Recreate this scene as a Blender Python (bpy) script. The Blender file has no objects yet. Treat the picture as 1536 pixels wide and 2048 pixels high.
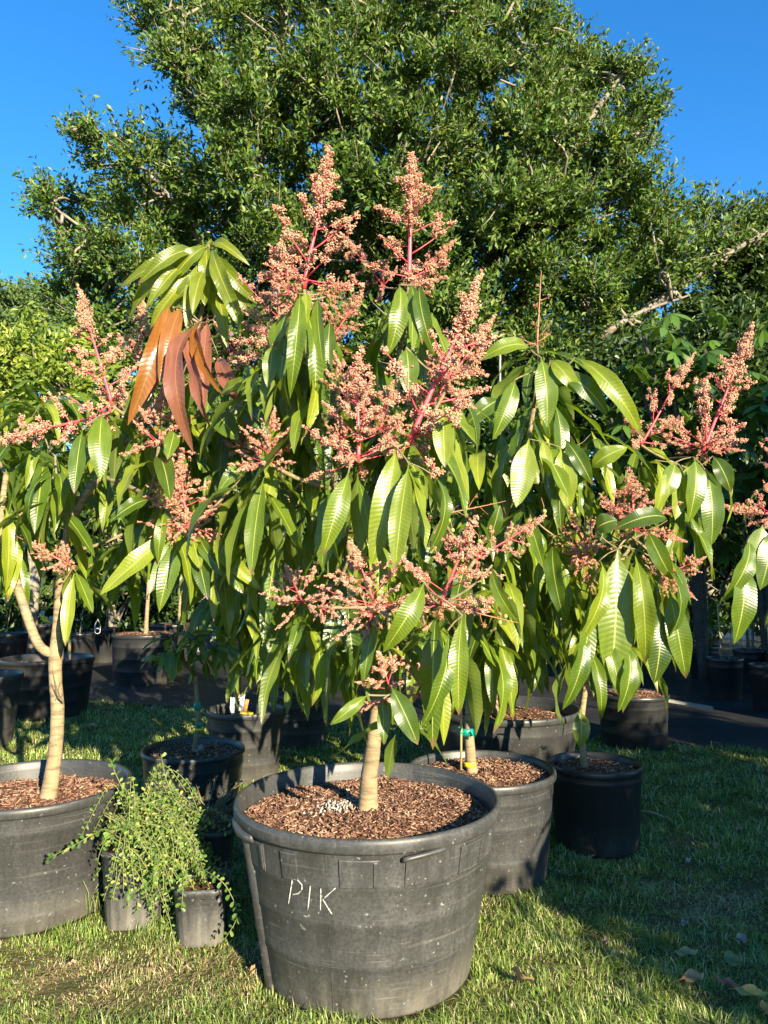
import bpy, math, random
import numpy as np
from mathutils import Vector, Matrix
random.seed(11); rng = np.random.default_rng(11)
R = math.radians
scene = bpy.context.scene
COL = scene.collection
# ------------------------------------------------------------------ camera
F = 1490.0; CAMH = 1.09; HOR = 1150.0
PITCH = math.atan((HOR - 1024.0) / F)
cam = bpy.data.cameras.new('camera'); camo = bpy.data.objects.new('camera', cam); COL.objects.link(camo)
camo.location = (0, 0, CAMH); camo.rotation_euler = (R(90) + PITCH, 0, 0)
cam.sensor_fit = 'VERTICAL'; cam.sensor_height = 36.0; cam.lens = F / 2048.0 * 36.0
cam.clip_start = 0.05; cam.clip_end = 600
scene.camera = camo
# ------------------------------------------------------------------ light
SUN_EL, SUN_AZ = 19.5, 28.0          # sun behind the camera, to its right
to_sun = Vector((math.sin(R(SUN_AZ)) * math.cos(R(SUN_EL)), -math.cos(R(SUN_AZ)) * math.cos(R(SUN_EL)), math.sin(R(SUN_EL))))
w = bpy.data.worlds.new('World'); scene.world = w; w.use_nodes = True
nt = w.node_tree; bg = nt.nodes['Background']
sky = nt.nodes.new('ShaderNodeTexSky'); sky.sky_type = 'NISHITA'; sky.sun_disc = False
sky.sun_elevation = R(SUN_EL); sky.sun_rotation = R(180 - SUN_AZ)
sky.altitude = 0; sky.air_density = 1.0; sky.dust_density = 0.0; sky.ozone_density = 5.0
hs = nt.nodes.new('ShaderNodeHueSaturation'); hs.inputs['Saturation'].default_value = 1.2
nt.links.new(sky.outputs[0], hs.inputs['Color']); nt.links.new(hs.outputs[0], bg.inputs[0]); bg.inputs[1].default_value = 0.097
sl = bpy.data.lights.new('sun', 'SUN'); sl.energy = 5.0; sl.angle = R(0.5); sl.color = (1.0, 0.875, 0.63)
so = bpy.data.objects.new('sun', sl); COL.objects.link(so)
so.rotation_euler = to_sun.to_track_quat('Z', 'Y').to_euler(); so.location = (4, -6, 6)
scene.view_settings.view_transform = 'Standard'; scene.view_settings.look = 'None'
scene.view_settings.exposure = 1.76; scene.view_settings.gamma = 1.0
scene.view_settings.use_curve_mapping = False
scene.render.engine = 'CYCLES'
cy = scene.cycles
cy.use_denoising = True; cy.use_adaptive_sampling = True; cy.adaptive_threshold = .025; cy.max_bounces = 5; cy.diffuse_bounces = 2; cy.transmission_bounces = 3; cy.glossy_bounces = 2
cy.caustics_reflective = False; cy.caustics_refractive = False
# ------------------------------------------------------------------ pixel helpers
def P(px, py, d):
    """world point on the ray of photo pixel (px, py) at world depth Y = d"""
    xc = (px - 768.0) / F; yc = -(py - 1024.0) / F
    cp, sp = math.cos(PITCH), math.sin(PITCH)
    dy = cp - yc * sp; dz = sp + yc * cp
    k = d / dy
    return Vector((xc * k, d, CAMH + dz * k))
def G(px, py, z=0.0):
    """ground point under the photo pixel"""
    p = P(px, py, 1.0); t = (z - CAMH) / (p.z - CAMH)
    return Vector((p.x * t, t, z))
def MPX(d): return d / F
# ------------------------------------------------------------------ mesh helpers
class Geo:
    def __init__(s): s.v = []; s.q = []; s.t = []; s.uv = []; s.n = 0
    def add(s, V, quads=None, tris=None, uv=None):
        V = np.asarray(V, float)
        if quads is not None and len(quads): s.q.append(np.asarray(quads, int) + s.n)
        if tris is not None and len(tris): s.t.append(np.asarray(tris, int) + s.n)
        s.v.append(V); s.uv.append(np.zeros((len(V), 2)) if uv is None else np.asarray(uv, float))
        s.n += len(V); return s
    def mesh(s, name, mat=None, smooth=True, uv=False):
        V = np.concatenate(s.v); q = np.concatenate(s.q) if s.q else np.zeros((0, 4), int)
        t = np.concatenate(s.t) if s.t else np.zeros((0, 3), int)
        me = bpy.data.meshes.new(name)
        li = np.concatenate([q.ravel(), t.ravel()])
        tot = np.concatenate([np.full(len(q), 4), np.full(len(t), 3)])
        st = np.concatenate([[0], np.cumsum(tot)[:-1]]) if len(tot) else np.zeros(0)
        me.vertices.add(len(V)); me.vertices.foreach_set('co', V.astype(np.float32).ravel())
        me.loops.add(len(li)); me.loops.foreach_set('vertex_index', li.astype(np.int32))
        me.polygons.add(len(tot)); me.polygons.foreach_set('loop_start', st.astype(np.int32))
        try: me.polygons.foreach_set('loop_total', tot.astype(np.int32))
        except Exception: pass
        me.polygons.foreach_set('use_smooth', np.full(len(tot), smooth))
        if uv:
            U = np.concatenate(s.uv)[li]
            l = me.uv_layers.new(name='UVMap'); l.data.foreach_set('uv', U.astype(np.float32).ravel())
        me.update(calc_edges=True); me.validate()
        if mat: me.materials.append(mat)
        return me
def link(name, me, parent=None, loc=None):
    o = bpy.data.objects.new(name, me); COL.objects.link(o)
    if parent is not None: o.parent = parent
    if loc is not None: o.location = loc
    return o
def tag(o, label=None, cat=None, group=None, kind=None):
    if label: o['label'] = label
    if cat: o['category'] = cat
    if group: o['group'] = group
    if kind: o['kind'] = kind
    return o
def thing(name, label, cat, loc, group=None):
    o = bpy.data.objects.new(name, None); COL.objects.link(o); o.location = loc; o.empty_display_size = .05
    return tag(o, label, cat, group)
def tube(pts, rad, n=8, cap=True, wob=0.0):
    P_ = np.array([tuple(p) for p in pts], float); m = len(P_)
    rad = np.broadcast_to(np.asarray(rad, float), (m,))
    T = np.gradient(P_, axis=0); T /= (np.linalg.norm(T, axis=1, keepdims=True) + 1e-9)
    a = np.array([1., 0, 0]) if abs(T[0][0]) < .8 else np.array([0, 1., 0])
    V = np.zeros((m, n, 3)); ang = np.linspace(0, 2 * np.pi, n, endpoint=False)
    for i in range(m):
        a = a - T[i] * np.dot(a, T[i]); a /= np.linalg.norm(a) + 1e-9
        b = np.cross(T[i], a)
        rr = rad[i] * (1 + wob * (rng.random(n) - .5))
        V[i] = P_[i] + (np.cos(ang) * rr)[:, None] * a + (np.sin(ang) * rr)[:, None] * b
    i, j = np.meshgrid(np.arange(m - 1), np.arange(n), indexing='ij'); j2 = (j + 1) % n
    q = np.stack([i * n + j, i * n + j2, (i + 1) * n + j2, (i + 1) * n + j], -1).reshape(-1, 4)
    V = V.reshape(-1, 3); t = None
    if cap:
        c0, c1 = len(V), len(V) + 1
        V = np.vstack([V, P_[0], P_[-1]]); k = np.arange(n); k2 = (k + 1) % n
        t = np.vstack([np.stack([np.full(n, c0), k2, k], -1), np.stack([np.full(n, c1), (m - 1) * n + k, (m - 1) * n + k2], -1)])
    return V, q, t
def smooth_path(pts, k=6):
    """Catmull-Rom through the points"""
    p = [np.array(tuple(x), float) for x in pts]; p = [2 * p[0] - p[1]] + p + [2 * p[-1] - p[-2]]; out = []
    for i in range(1, len(p) - 2):
        for s in range(k):
            t = s / k
            out.append(.5 * ((2 * p[i]) + (-p[i - 1] + p[i + 1]) * t + (2 * p[i - 1] - 5 * p[i] + 4 * p[i + 1] - p[i + 2]) * t * t + (-p[i - 1] + 3 * p[i] - 3 * p[i + 1] + p[i + 2]) * t ** 3))
    out.append(p[-2]); return np.array(out)
def lathe(prof, n=72, uvs=False, wob=None):
    pr = np.asarray(prof, float); m = len(pr); a = np.linspace(0, 2 * np.pi, n, endpoint=False)
    V = np.zeros((m, n, 3)); V[:, :, 0] = pr[:, :1] * np.cos(a); V[:, :, 1] = pr[:, :1] * np.sin(a); V[:, :, 2] = pr[:, 1:2]
    if wob is not None:
        f = 1 + wob * (np.sin(2 * a + 1.0) * .6 + np.sin(3 * a + 2.2) * .4)
        V[:, :, 0] *= f; V[:, :, 1] *= f
    i, j = np.meshgrid(np.arange(m - 1), np.arange(n), indexing='ij'); j2 = (j + 1) % n
    q = np.stack([i * n + j, i * n + j2, (i + 1) * n + j2, (i + 1) * n + j], -1).reshape(-1, 4)
    return V.reshape(-1, 3), q
def box(c, sx, sy, sz, rot=None):
    v = np.array([[x, y, z] for x in (-.5, .5) for y in (-.5, .5) for z in (-.5, .5)]) * (sx, sy, sz)
    if rot is not None: v = v @ np.array(rot.to_3x3()).T
    return v + np.array(tuple(c)), np.array([[0, 1, 3, 2], [4, 6, 7, 5], [0, 4, 5, 1], [2, 3, 7, 6], [0, 2, 6, 4], [1, 5, 7, 3]])
t_ = (1 + 5 ** .5) / 2
ICO = np.array([[-1, t_, 0], [1, t_, 0], [-1, -t_, 0], [1, -t_, 0], [0, -1, t_], [0, 1, t_], [0, -1, -t_], [0, 1, -t_], [t_, 0, -1], [t_, 0, 1], [-t_, 0, -1], [-t_, 0, 1]]) / math.sqrt(1 + t_ * t_)
ICOF = np.array([[0, 11, 5], [0, 5, 1], [0, 1, 7], [0, 7, 10], [0, 10, 11], [1, 5, 9], [5, 11, 4], [11, 10, 2], [10, 7, 6], [7, 1, 8], [3, 9, 4], [3, 4, 2], [3, 2, 6], [3, 6, 8], [3, 8, 9], [4, 9, 5], [2, 4, 11], [6, 2, 10], [8, 6, 7], [9, 8, 1]])
def balls(C, r):
    C = np.asarray(C); k = len(C); r = np.broadcast_to(r, (k,))
    sc = r[:, None, None] * (.75 + .5 * rng.random((k, 12, 1)))
    V = C[:, None, :] + ICO[None] * sc
    Fc = ICOF[None] + (np.arange(k) * 12)[:, None, None]
    return V.reshape(-1, 3), None, Fc.reshape(-1, 3)
OCT = np.array([[1, 0, 0], [-1, 0, 0], [0, 1, 0], [0, -1, 0], [0, 0, 1], [0, 0, -1]], float)
OCTF = np.array([[0, 2, 4], [2, 1, 4], [1, 3, 4], [3, 0, 4], [2, 0, 5], [1, 2, 5], [3, 1, 5], [0, 3, 5]])
def specks(C, r):
    C = np.asarray(C); k = len(C); r = np.broadcast_to(r, (k,)); a = unit(rng.normal(size=(k, 3))); b = unit(np.cross(a, rng.normal(size=(k, 3)))); c = np.cross(a, b)
    Rm = np.stack([a, b, c], 1); V = C[:, None, :] + np.einsum('ij,kjl->kil', OCT, Rm) * (r[:, None, None] * (.7 + .6 * rng.random((k, 6, 1))))
    return V.reshape(-1, 3), None, (OCTF[None] + (np.arange(k) * 6)[:, None, None]).reshape(-1, 3)
def unit(a): return a / (np.linalg.norm(a, axis=-1, keepdims=True) + 1e-9)
def leafcards(C, D, Nn, L, Wd, fold=.18):
    """small folded pointed leaves: 2 quads each. C base, D direction, Nn normal hint"""
    k = len(C); D = unit(D); S = unit(np.cross(D, Nn)); Nn = np.cross(S, D)
    L = np.broadcast_to(L, (k,))[:, None]; Wd = np.broadcast_to(Wd, (k,))[:, None]
    mid = C + D * L * .5
    V = np.stack([C, mid + S * Wd * .5 + Nn * Wd * fold, C + D * L - Nn * L * .08, mid - S * Wd * .5 + Nn * Wd * fold, mid], 1)
    b = (np.arange(k) * 5)[:, None]
    q = np.concatenate([b + np.array([[0, 1, 4, 4]])], 0)[:, :3]
    t = np.concatenate([b + np.array([[0, 1, 2]]), b + np.array([[0, 2, 3]])], 0)
    V = V[:, :4]; b = (np.arange(k) * 4)[:, None]
    t = np.concatenate([b + np.array([[0, 1, 2]]), b + np.array([[0, 2, 3]])], 0)
    return V.reshape(-1, 3), t
# ------------------------------------------------------------------ materials
class M_:
    def __init__(s, name):
        s.m = bpy.data.materials.new(name); s.m.use_nodes = True; s.t = s.m.node_tree
        s.b = s.t.nodes['Principled BSDF']; s.o = s.t.nodes['Material Output']
    def n(s, typ, **kw):
        nd = s.t.nodes.new(typ)
        for k, v in kw.items():
            if k.startswith('i_'): nd.inputs[k[2:].replace('_', ' ')].default_value = v
            elif k.startswith('x'): nd.inputs[int(k[1:])].default_value = v
            else: setattr(nd, k, v)
        return nd
    def l(s, a, b): s.t.links.new(a, b)
    def math(s, op, a, b=None, c=None):
        nd = s.n('ShaderNodeMath', operation=op)
        for i, x in enumerate((a, b, c)):
            if x is None: continue
            if isinstance(x, (int, float)): nd.inputs[i].default_value = x
            else: s.l(x, nd.inputs[i])
        return nd.outputs[0]
    def mix(s, fac, a, b):
        nd = s.n('ShaderNodeMix', data_type='RGBA')
        for i, x in ((0, fac), (6, a), (7, b)):
            if isinstance(x, (int, float)): nd.inputs[i].default_value = x
            elif isinstance(x, tuple): nd.inputs[i].default_value = (*x, 1) if len(x) == 3 else x
            else: s.l(x, nd.inputs[i])
        return nd.outputs[2]
    def ramp(s, fac, stops):
        nd = s.n('ShaderNodeValToRGB'); e = nd.color_ramp.elements
        while len(e) < len(stops): e.new(.5)
        for x, (p, c) in zip(e, stops): x.position = p; x.color = (*c, 1) if not isinstance(c, (int, float)) else (c, c, c, 1)
        s.l(fac, nd.inputs[0]); return nd.outputs[0]
    def noise(s, vec=None, scale=5., detail=4., rough=.6, sc=None):
        nd = s.n('ShaderNodeTexNoise'); nd.inputs['Scale'].default_value = scale; nd.inputs['Detail'].default_value = detail; nd.inputs['Roughness'].default_value = rough
        if vec is not None:
            if sc is not None:
                mp = s.n('ShaderNodeMapping'); mp.inputs['Scale'].default_value = sc; s.l(vec, mp.inputs[0]); vec = mp.outputs[0]
            s.l(vec, nd.inputs['Vector'])
        return nd.outputs[0]
    def bump(s, h, strength=.5, dist=.01):
        nd = s.n('ShaderNodeBump'); nd.inputs['Strength'].default_value = strength; nd.inputs['Distance'].default_value = dist
        s.l(h, nd.inputs['Height']); s.l(nd.outputs[0], s.b.inputs['Normal']); return nd.outputs[0]
    def base(s, c, rough=None, spec=None):
        if isinstance(c, tuple): s.b.inputs['Base Color'].default_value = (*c, 1)
        else: s.l(c, s.b.inputs['Base Color'])
        if rough is not None: s.b.inputs['Roughness'].default_value = rough
        if spec is not None: s.b.inputs['Specular IOR Level'].default_value = spec
        return s
    def obj(s): return s.n('ShaderNodeTexCoord').outputs['Object']
    def translucent(s, col, fac, normal=None):
        tr = s.n('ShaderNodeBsdfTranslucent'); mx = s.n('ShaderNodeMixShader'); mx.inputs[0].default_value = fac
        if isinstance(col, tuple): tr.inputs[0].default_value = (*col, 1)
        else: s.l(col, tr.inputs[0])
        if normal is not None: s.l(normal, tr.inputs[1])
        s.l(s.b.outputs[0], mx.inputs[1]); s.l(tr.outputs[0], mx.inputs[2]); s.l(mx.outputs[0], s.o.inputs[0])

def mango_leaf_mat(name, stops, rib, back, trans, tf=.3, rough=.33):
    m = M_(name)
    uv = m.n('ShaderNodeTexCoord').outputs['UV']; sp = m.n('ShaderNodeSeparateXYZ'); m.l(uv, sp.inputs[0])
    a = m.math('ABSOLUTE', m.math('MULTIPLY_ADD', sp.outputs[0], 2.0, -1.0))
    rnd = m.n('ShaderNodeObjectInfo').outputs['Random']
    ph = m.math('MULTIPLY_ADD', a, -8.0, m.math('MULTIPLY', sp.outputs[1], 165.0))
    ph = m.math('ADD', ph, m.math('MULTIPLY', rnd, 30.0))
    sw = m.math('SINE', ph)
    vein = m.math('POWER', m.math('MULTIPLY_ADD', sw, .5, .5), 9.0)
    vein = m.math('MULTIPLY', vein, .07)
    mid = m.n('ShaderNodeMapRange', interpolation_type='SMOOTHSTEP'); m.l(a, mid.inputs[0])
    mid.inputs[1].default_value = .02; mid.inputs[2].default_value = .07; mid.inputs[3].default_value = 1; mid.inputs[4].default_value = 0
    c = m.ramp(rnd, stops)
    nz = m.noise(m.obj(), 7.0, 3.0); hsv = m.n('ShaderNodeHueSaturation')
    m.l(c, hsv.inputs['Color']); m.l(m.math('MULTIPLY_ADD', nz, .9, .55), hsv.inputs['Value'])
    c = m.mix(vein, hsv.outputs[0], rib)
    c = m.mix(mid.outputs[0], c, rib)
    spot = m.noise(m.obj(), 34.0, 2.0, .7)
    c = m.mix(m.ramp(spot, [(.70, 0.), (.76, .55)]), c, (.10, .06, .02))
    tipm = m.n('ShaderNodeMapRange', interpolation_type='SMOOTHSTEP'); m.l(m.math('ADD', sp.outputs[1], m.math('MULTIPLY', nz, .12)), tipm.inputs[0]); tipm.inputs[1].default_value = .965; tipm.inputs[2].default_value = 1.03
    some = m.math('GREATER_THAN', m.math('FRACT', m.math('MULTIPLY', rnd, 17.3)), .55)
    c = m.mix(m.math('MULTIPLY', tipm.outputs[0], some), c, (.16, .10, .04))
    bf = m.n('ShaderNodeNewGeometry').outputs['Backfacing']
    c = m.mix(m.math('MULTIPLY', bf, .6), c, back)
    m.base(c, rough, .5)
    h = m.math('ADD', m.math('MULTIPLY', m.math('ABSOLUTE', m.math('SINE', m.math('MULTIPLY', ph, .5))), 1.0), m.math('MULTIPLY', m.noise(m.obj(), 60., 2.), .25))
    nb = m.bump(h, .14, .0026)
    m.translucent(trans, tf)
    return m.m
LEAF_G = mango_leaf_mat('mango_leaf', [(0, (.034, .066, .007)), (.3, (.062, .110, .009)), (.65, (.105, .158, .011)), (.88, (.175, .22, .016)), (1, (.23, .265, .022))], (.36, .40, .08), (.13, .17, .04), (.26, .36, .012), .34)
LEAF_Y = mango_leaf_mat('mango_leaf_young', [(0, (.10, .14, .010)), (1, (.18, .21, .014))], (.38, .36, .08), (.17, .20, .03), (.34, .38, .015), .38)
LEAF_R = mango_leaf_mat('mango_leaf_bronze', [(0, (.19, .075, .055)), (.6, (.21, .08, .045)), (.75, (.21, .082, .022)), (1, (.22, .09, .016))], (.30, .14, .06), (.25, .10, .08), (.36, .11, .035), .22, .28)
def island_mat(name, stops, rough=.6, spec=.3, trans=None, tf=.25):
    m = M_(name); r = m.n('ShaderNodeNewGeometry').outputs['Random Per Island']
    c = m.ramp(r, stops); m.base(c, rough, spec)
    if trans: m.translucent(trans if isinstance(trans, tuple) else c, tf)
    return m.m
BLOSSOM = island_mat('mango_blossom', [(0, (.44, .12, .10)), (.22, (.58, .235, .17)), (.55, (.66, .335, .23)), (.82, (.71, .48, .32)), (1, (.68, .56, .30))], .7, .2, True, .18)
SPENT = island_mat('spent_blossom', [(0, (.28, .09, .06)), (.6, (.42, .2, .12)), (1, (.4, .35, .12))], .8, .2)
m = M_('panicle_stem'); m.base(m.ramp(m.noise(m.obj(), 9.), [(.3, (.50, .045, .075)), (.7, (.62, .10, .10))]), .45); STEM_PK = m.m
m = M_('spent_stem'); m.base(m.ramp(m.noise(m.obj(), 9.), [(.3, (.33, .10, .06)), (.7, (.40, .20, .09))]), .6); STEM_SP = m.m
def bark(name, c1, c2, c3, scale=1.0):
    m = M_(name); o = m.obj()
    n1 = m.noise(o, 9 * scale, 5., .65); n2 = m.noise(o, 14 * scale, 4., .6, (1, 1, 6)); n3 = m.noise(o, 60 * scale, 3.)
    c = m.ramp(n1, [(.3, c1), (.55, c2), (.75, c3)])
    c = m.mix(m.ramp(n2, [(.48, 0.), (.66, .7)]), c, tuple(x * .5 for x in c1)); c = m.mix(m.ramp(m.noise(o, 32 * scale, 2.), [(.66, 0.), (.72, .6)]), c, tuple(x * .4 for x in c1))
    m.base(c, .75, .25); m.bump(m.math('ADD', n2, m.math('MULTIPLY', n3, .5)), .5, .006 / scale); return m.m
BARK_T = bark('mango_bark_tan', (.18, .13, .075), (.31, .225, .125), (.22, .195, .14))
BARK_G = bark('mango_branch_bark', (.16, .13, .07), (.22, .17, .09), (.14, .15, .06))
BARK_F = bark('ficus_bark', (.17, .145, .115), (.25, .21, .165), (.13, .11, .085), .25)
BARK_D = bark('dark_bark', (.05, .042, .03), (.075, .06, .045), (.04, .035, .025))
def plastic(name, dust=.5, base=(.022, .022, .022), rough=.42):
    m = M_(name); o = m.obj(); sp = m.n('ShaderNodeSeparateXYZ'); m.l(o, sp.inputs[0])
    big = m.noise(o, 5., 5., .65); streak = m.noise(o, 11., 4., .7, (2.2, 2.2, .35)); fine = m.noise(o, 120., 3., .7); ring = m.noise(o, 10., 3., .6, (.3, .3, 14))
    d = m.math('ADD', m.math('MULTIPLY', big, .5), m.math('MULTIPLY', streak, .5))
    d = m.math('MULTIPLY', m.ramp(d, [(.38, .25), (.62, 1.)]), m.ramp(fine, [(.35, .35), (.65, 1.)]))
    d = m.math('MULTIPLY', d, dust)
    low = m.n('ShaderNodeMapRange'); m.l(sp.outputs[2], low.inputs[0]); low.inputs[1].default_value = 0.0; low.inputs[2].default_value = .12; low.inputs[3].default_value = .85; low.inputs[4].default_value = 0.
    lowm = m.math('MULTIPLY', low.outputs[0], m.ramp(m.math('ADD', m.math('MULTIPLY', big, .5), m.math('MULTIPLY', streak, .5)), [(.36, .0), (.6, 1.)]))
    c = m.mix(d, base, (.15, .15, .146))
    c = m.mix(m.math('MULTIPLY', m.ramp(ring, [(.6, 0.), (.72, .5)]), dust), c, (.24, .235, .22))
    c = m.mix(m.math('MULTIPLY', lowm, min(1., dust * 1.4)), c, (.23, .205, .165))
    speck = m.noise(o, 70., 1., .5); c = m.mix(m.math('MULTIPLY', m.ramp(speck, [(.72, 0.), (.76, 1.)]), dust * .8), c, (.4, .39, .36))
    scr = m.ramp(m.noise(o, 26., 2., .6, (.22, .22, 5.)), [(.66, 0.), (.72, 1.)]); scr2 = m.ramp(m.noise(o, 30., 2., .6, (4.5, 4.5, .25)), [(.68, 0.), (.74, .8)])
    sm = m.math('MULTIPLY', m.math('MAXIMUM', scr, scr2), m.math('MULTIPLY', m.ramp(m.noise(o, 9., 2.), [(.45, 0.), (.6, .55)]), dust))
    c = m.mix(sm, c, (.33, .32, .30))
    m.base(c, rough, .5)
    m.l(m.math('MULTIPLY_ADD', d, .35, rough), m.b.inputs['Roughness'])
    m.bump(m.math('ADD', m.math('MULTIPLY', fine, .4), big), .12, .004); return m.m
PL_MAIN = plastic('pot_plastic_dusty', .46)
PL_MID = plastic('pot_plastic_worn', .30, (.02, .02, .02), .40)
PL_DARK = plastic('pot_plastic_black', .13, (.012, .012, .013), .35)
m = M_('scratch_mark'); m.base(m.ramp(m.noise(m.obj(), 160., 2.), [(.35, (.12, .12, .11)), (.52, (.42, .41, .38))]), .8); CHALK = m.m
m = M_('dusty_relief'); m.base((.20, .195, .18), .8); GREYDUST = m.m
m = M_('pot_soil'); o_ = m.obj(); m.base(m.ramp(m.noise(o_, 55., 5., .7), [(.3, (.045, .024, .014)), (.6, (.14, .07, .04)), (.75, (.25, .14, .08))]), .95, .1); m.bump(m.noise(o_, 70., 4.), 1., .02); SOIL = m.m
CHIP = island_mat('bark_chip', [(0, (.05, .026, .018)), (.3, (.125, .065, .045)), (.65, (.22, .118, .08)), (.9, (.32, .19, .125)), (1, (.44, .33, .22))], .9, .15)
FERT = island_mat('white_mineral', [(0, (.18, .16, .14)), (1, (.44, .42, .39))], .9, .1)
GRASS = island_mat('grass_blade', [(0, (.085, .155, .02)), (.3, (.16, .26, .036)), (.58, (.245, .34, .065)), (.78, (.35, .40, .12)), (.92, (.47, .45, .21)), (1, (.58, .53, .35))], .5, .4, True, .3)
STRAW = island_mat('dry_thatch', [(0, (.20, .14, .07)), (.5, (.34, .25, .13)), (1, (.50, .41, .24))], .85, .15)
m = M_('lawn_ground'); o_ = m.obj(); n1 = m.noise(o_, 2.2, 5.); n2 = m.noise(o_, 60., 4., .7)
c = m.mix(m.ramp(n1, [(.4, 0.), (.62, 1.)]), (.075, .085, .025), (.17, .125, .065)); c = m.mix(m.ramp(n2, [(.35, .6), (.65, 0.)]), c, (.06, .05, .025)); m.base(c, .95, .1); m.bump(n2, .8, .02); LAWN = m.m
m = M_('weed_fabric'); o_ = m.obj(); wv = m.n('ShaderNodeTexWave', bands_direction='Y'); m.l(o_, wv.inputs[0]); wv.inputs['Scale'].default_value = 16.; wv.inputs['Distortion'].default_value = 1.0
n1 = m.noise(o_, 3., 5., .7); c = m.mix(m.ramp(n1, [(.45, 0.), (.75, .6)]), (.012, .013, .015), (.045, .038, .03)); c = m.mix(m.math('MULTIPLY', wv.outputs[0], .22), c, (.028, .03, .034)); m.base(c, .6, .4); m.bump(m.math('ADD', n1, m.math('MULTIPLY', wv.outputs[0], .15)), .35, .03); FABRIC = m.m  # slight blue of the reflected sky is put into the black base colour
FIC = island_mat('ficus_leaf', [(0, (.022, .054, .009)), (.4, (.052, .108, .015)), (.75, (.10, .165, .022)), (1, (.175, .225, .036))], .5, .35, (.16, .23, .015), .25)
FARLEAF = island_mat('far_tree_leaf', [(0, (.06, .105, .035)), (1, (.13, .19, .06))], .6, .3, (.2, .3, .05), .25)  # haze of distance is mixed into these leaf greens
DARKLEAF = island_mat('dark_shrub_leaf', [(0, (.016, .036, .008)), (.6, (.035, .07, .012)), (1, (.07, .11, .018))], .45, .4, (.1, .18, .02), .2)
YELLEAF = island_mat('pale_shrub_leaf', [(0, (.09, .15, .02)), (.6, (.18, .25, .03)), (1, (.32, .34, .06))], .45, .4, (.3, .38, .03), .3)
SMALLLEAF = island_mat('trailing_leaf', [(0, (.05, .11, .02)), (.5, (.10, .18, .03)), (.85, (.18, .26, .04)), (1, (.32, .34, .08))], .45, .4, (.25, .38, .03), .28)
def plain(name, c, rough=.6, nz=.25, sc=30.):
    m = M_(name); m.base(m.ramp(m.noise(m.obj(), sc), [(.3, tuple(x * (1 - nz) for x in c)), (.7, c)]), rough); return m.m
TWIG = plain('shrub_twig', (.20, .19, .07)); DRYTWIG = plain('dry_twig', (.24, .18, .10)); DRYLEAF = island_mat('dull_shrub_leaf', [(0, (.03, .035, .015)), (1, (.09, .10, .04))])
BAMBOO = plain('bamboo', (.42, .33, .14)); TAPE = plain('green_tape', (.0, .22, .16), .4); YELL = plain('yellow_tag', (.75, .58, .02), .5)
WHITE = plain('white_tag', (.72, .72, .70), .5, .1); ORANGE = plain('orange_tag', (.7, .22, .05), .5); PIPE = plain('weathered_wood_strip', (.30, .27, .22), .7)
GREYP = plain('grey_white_pole', (.26, .26, .25)); GREY = plain('grey_stone', (.22, .20, .18), .8); METAL = plain('galvanised_wire', (.55, .55, .55), .4)
LIZ = plain('lizard_skin', (.13, .09, .055), .6, .5, 160.)
FRUIT = plain('young_fruitlet', (.30, .38, .08), .4)
# ------------------------------------------------------------------ setting: lawn, fabric
g = Geo(); k = 41; xs = np.concatenate([np.linspace(-150, -6, 6), np.linspace(-5, 5, k), np.linspace(6, 150, 6)]); ys = np.concatenate([np.linspace(-40, -2, 5), np.linspace(-1.5, 9, k), np.linspace(10, 260, 8)])
X, Y = np.meshgrid(xs, ys, indexing='ij'); nx, ny = X.shape
def gz(x, y): return .008 * (np.sin(x * 3.1 + 1) * np.sin(y * 2.7) + .6 * np.sin(x * 7 + y * 5)) - .006
Z = np.where((np.abs(X) < 5.5) & (Y < 9.5) & (Y > -1.6), gz(X, Y), -.012)
I, J = np.meshgrid(np.arange(nx - 1), np.arange(ny - 1), indexing='ij')
g.add(np.stack([X, Y, Z], -1).reshape(-1, 3), np.stack([I * ny + J, (I + 1) * ny + J, (I + 1) * ny + J + 1, I * ny + J + 1], -1).reshape(-1, 4))
tag(link('lawn', g.mesh('lawn', LAWN)), kind='structure')
# the woven ground cover starts along a slanted edge behind the lawn
def edge_y(x): return 5.62 - .365 * x + .05 * np.sin(x * 2.3)
g = Geo(); xs = np.linspace(-16, 16, 120); ts = np.linspace(0, 1, 40)
X, T = np.meshgrid(xs, ts, indexing='ij'); Yf = edge_y(X) + T * 14
Zf = .012 + .006 * np.sin(X * 4 + Yf * 1.3) * np.sin(Yf * 3.1) + .004 * np.sin(X * 11)
Zf = np.where(T == 0, -.002, Zf); nx, ny = X.shape
I, J = np.meshgrid(np.arange(nx - 1), np.arange(ny - 1), indexing='ij')
g.add(np.stack([X, Yf, Zf], -1).reshape(-1, 3), np.stack([I * ny + J, (I + 1) * ny + J, (I + 1) * ny + J + 1, I * ny + J + 1], -1).reshape(-1, 4))
tag(link('weed_fabric', g.mesh('weed_fabric', FABRIC)), kind='structure')
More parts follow.
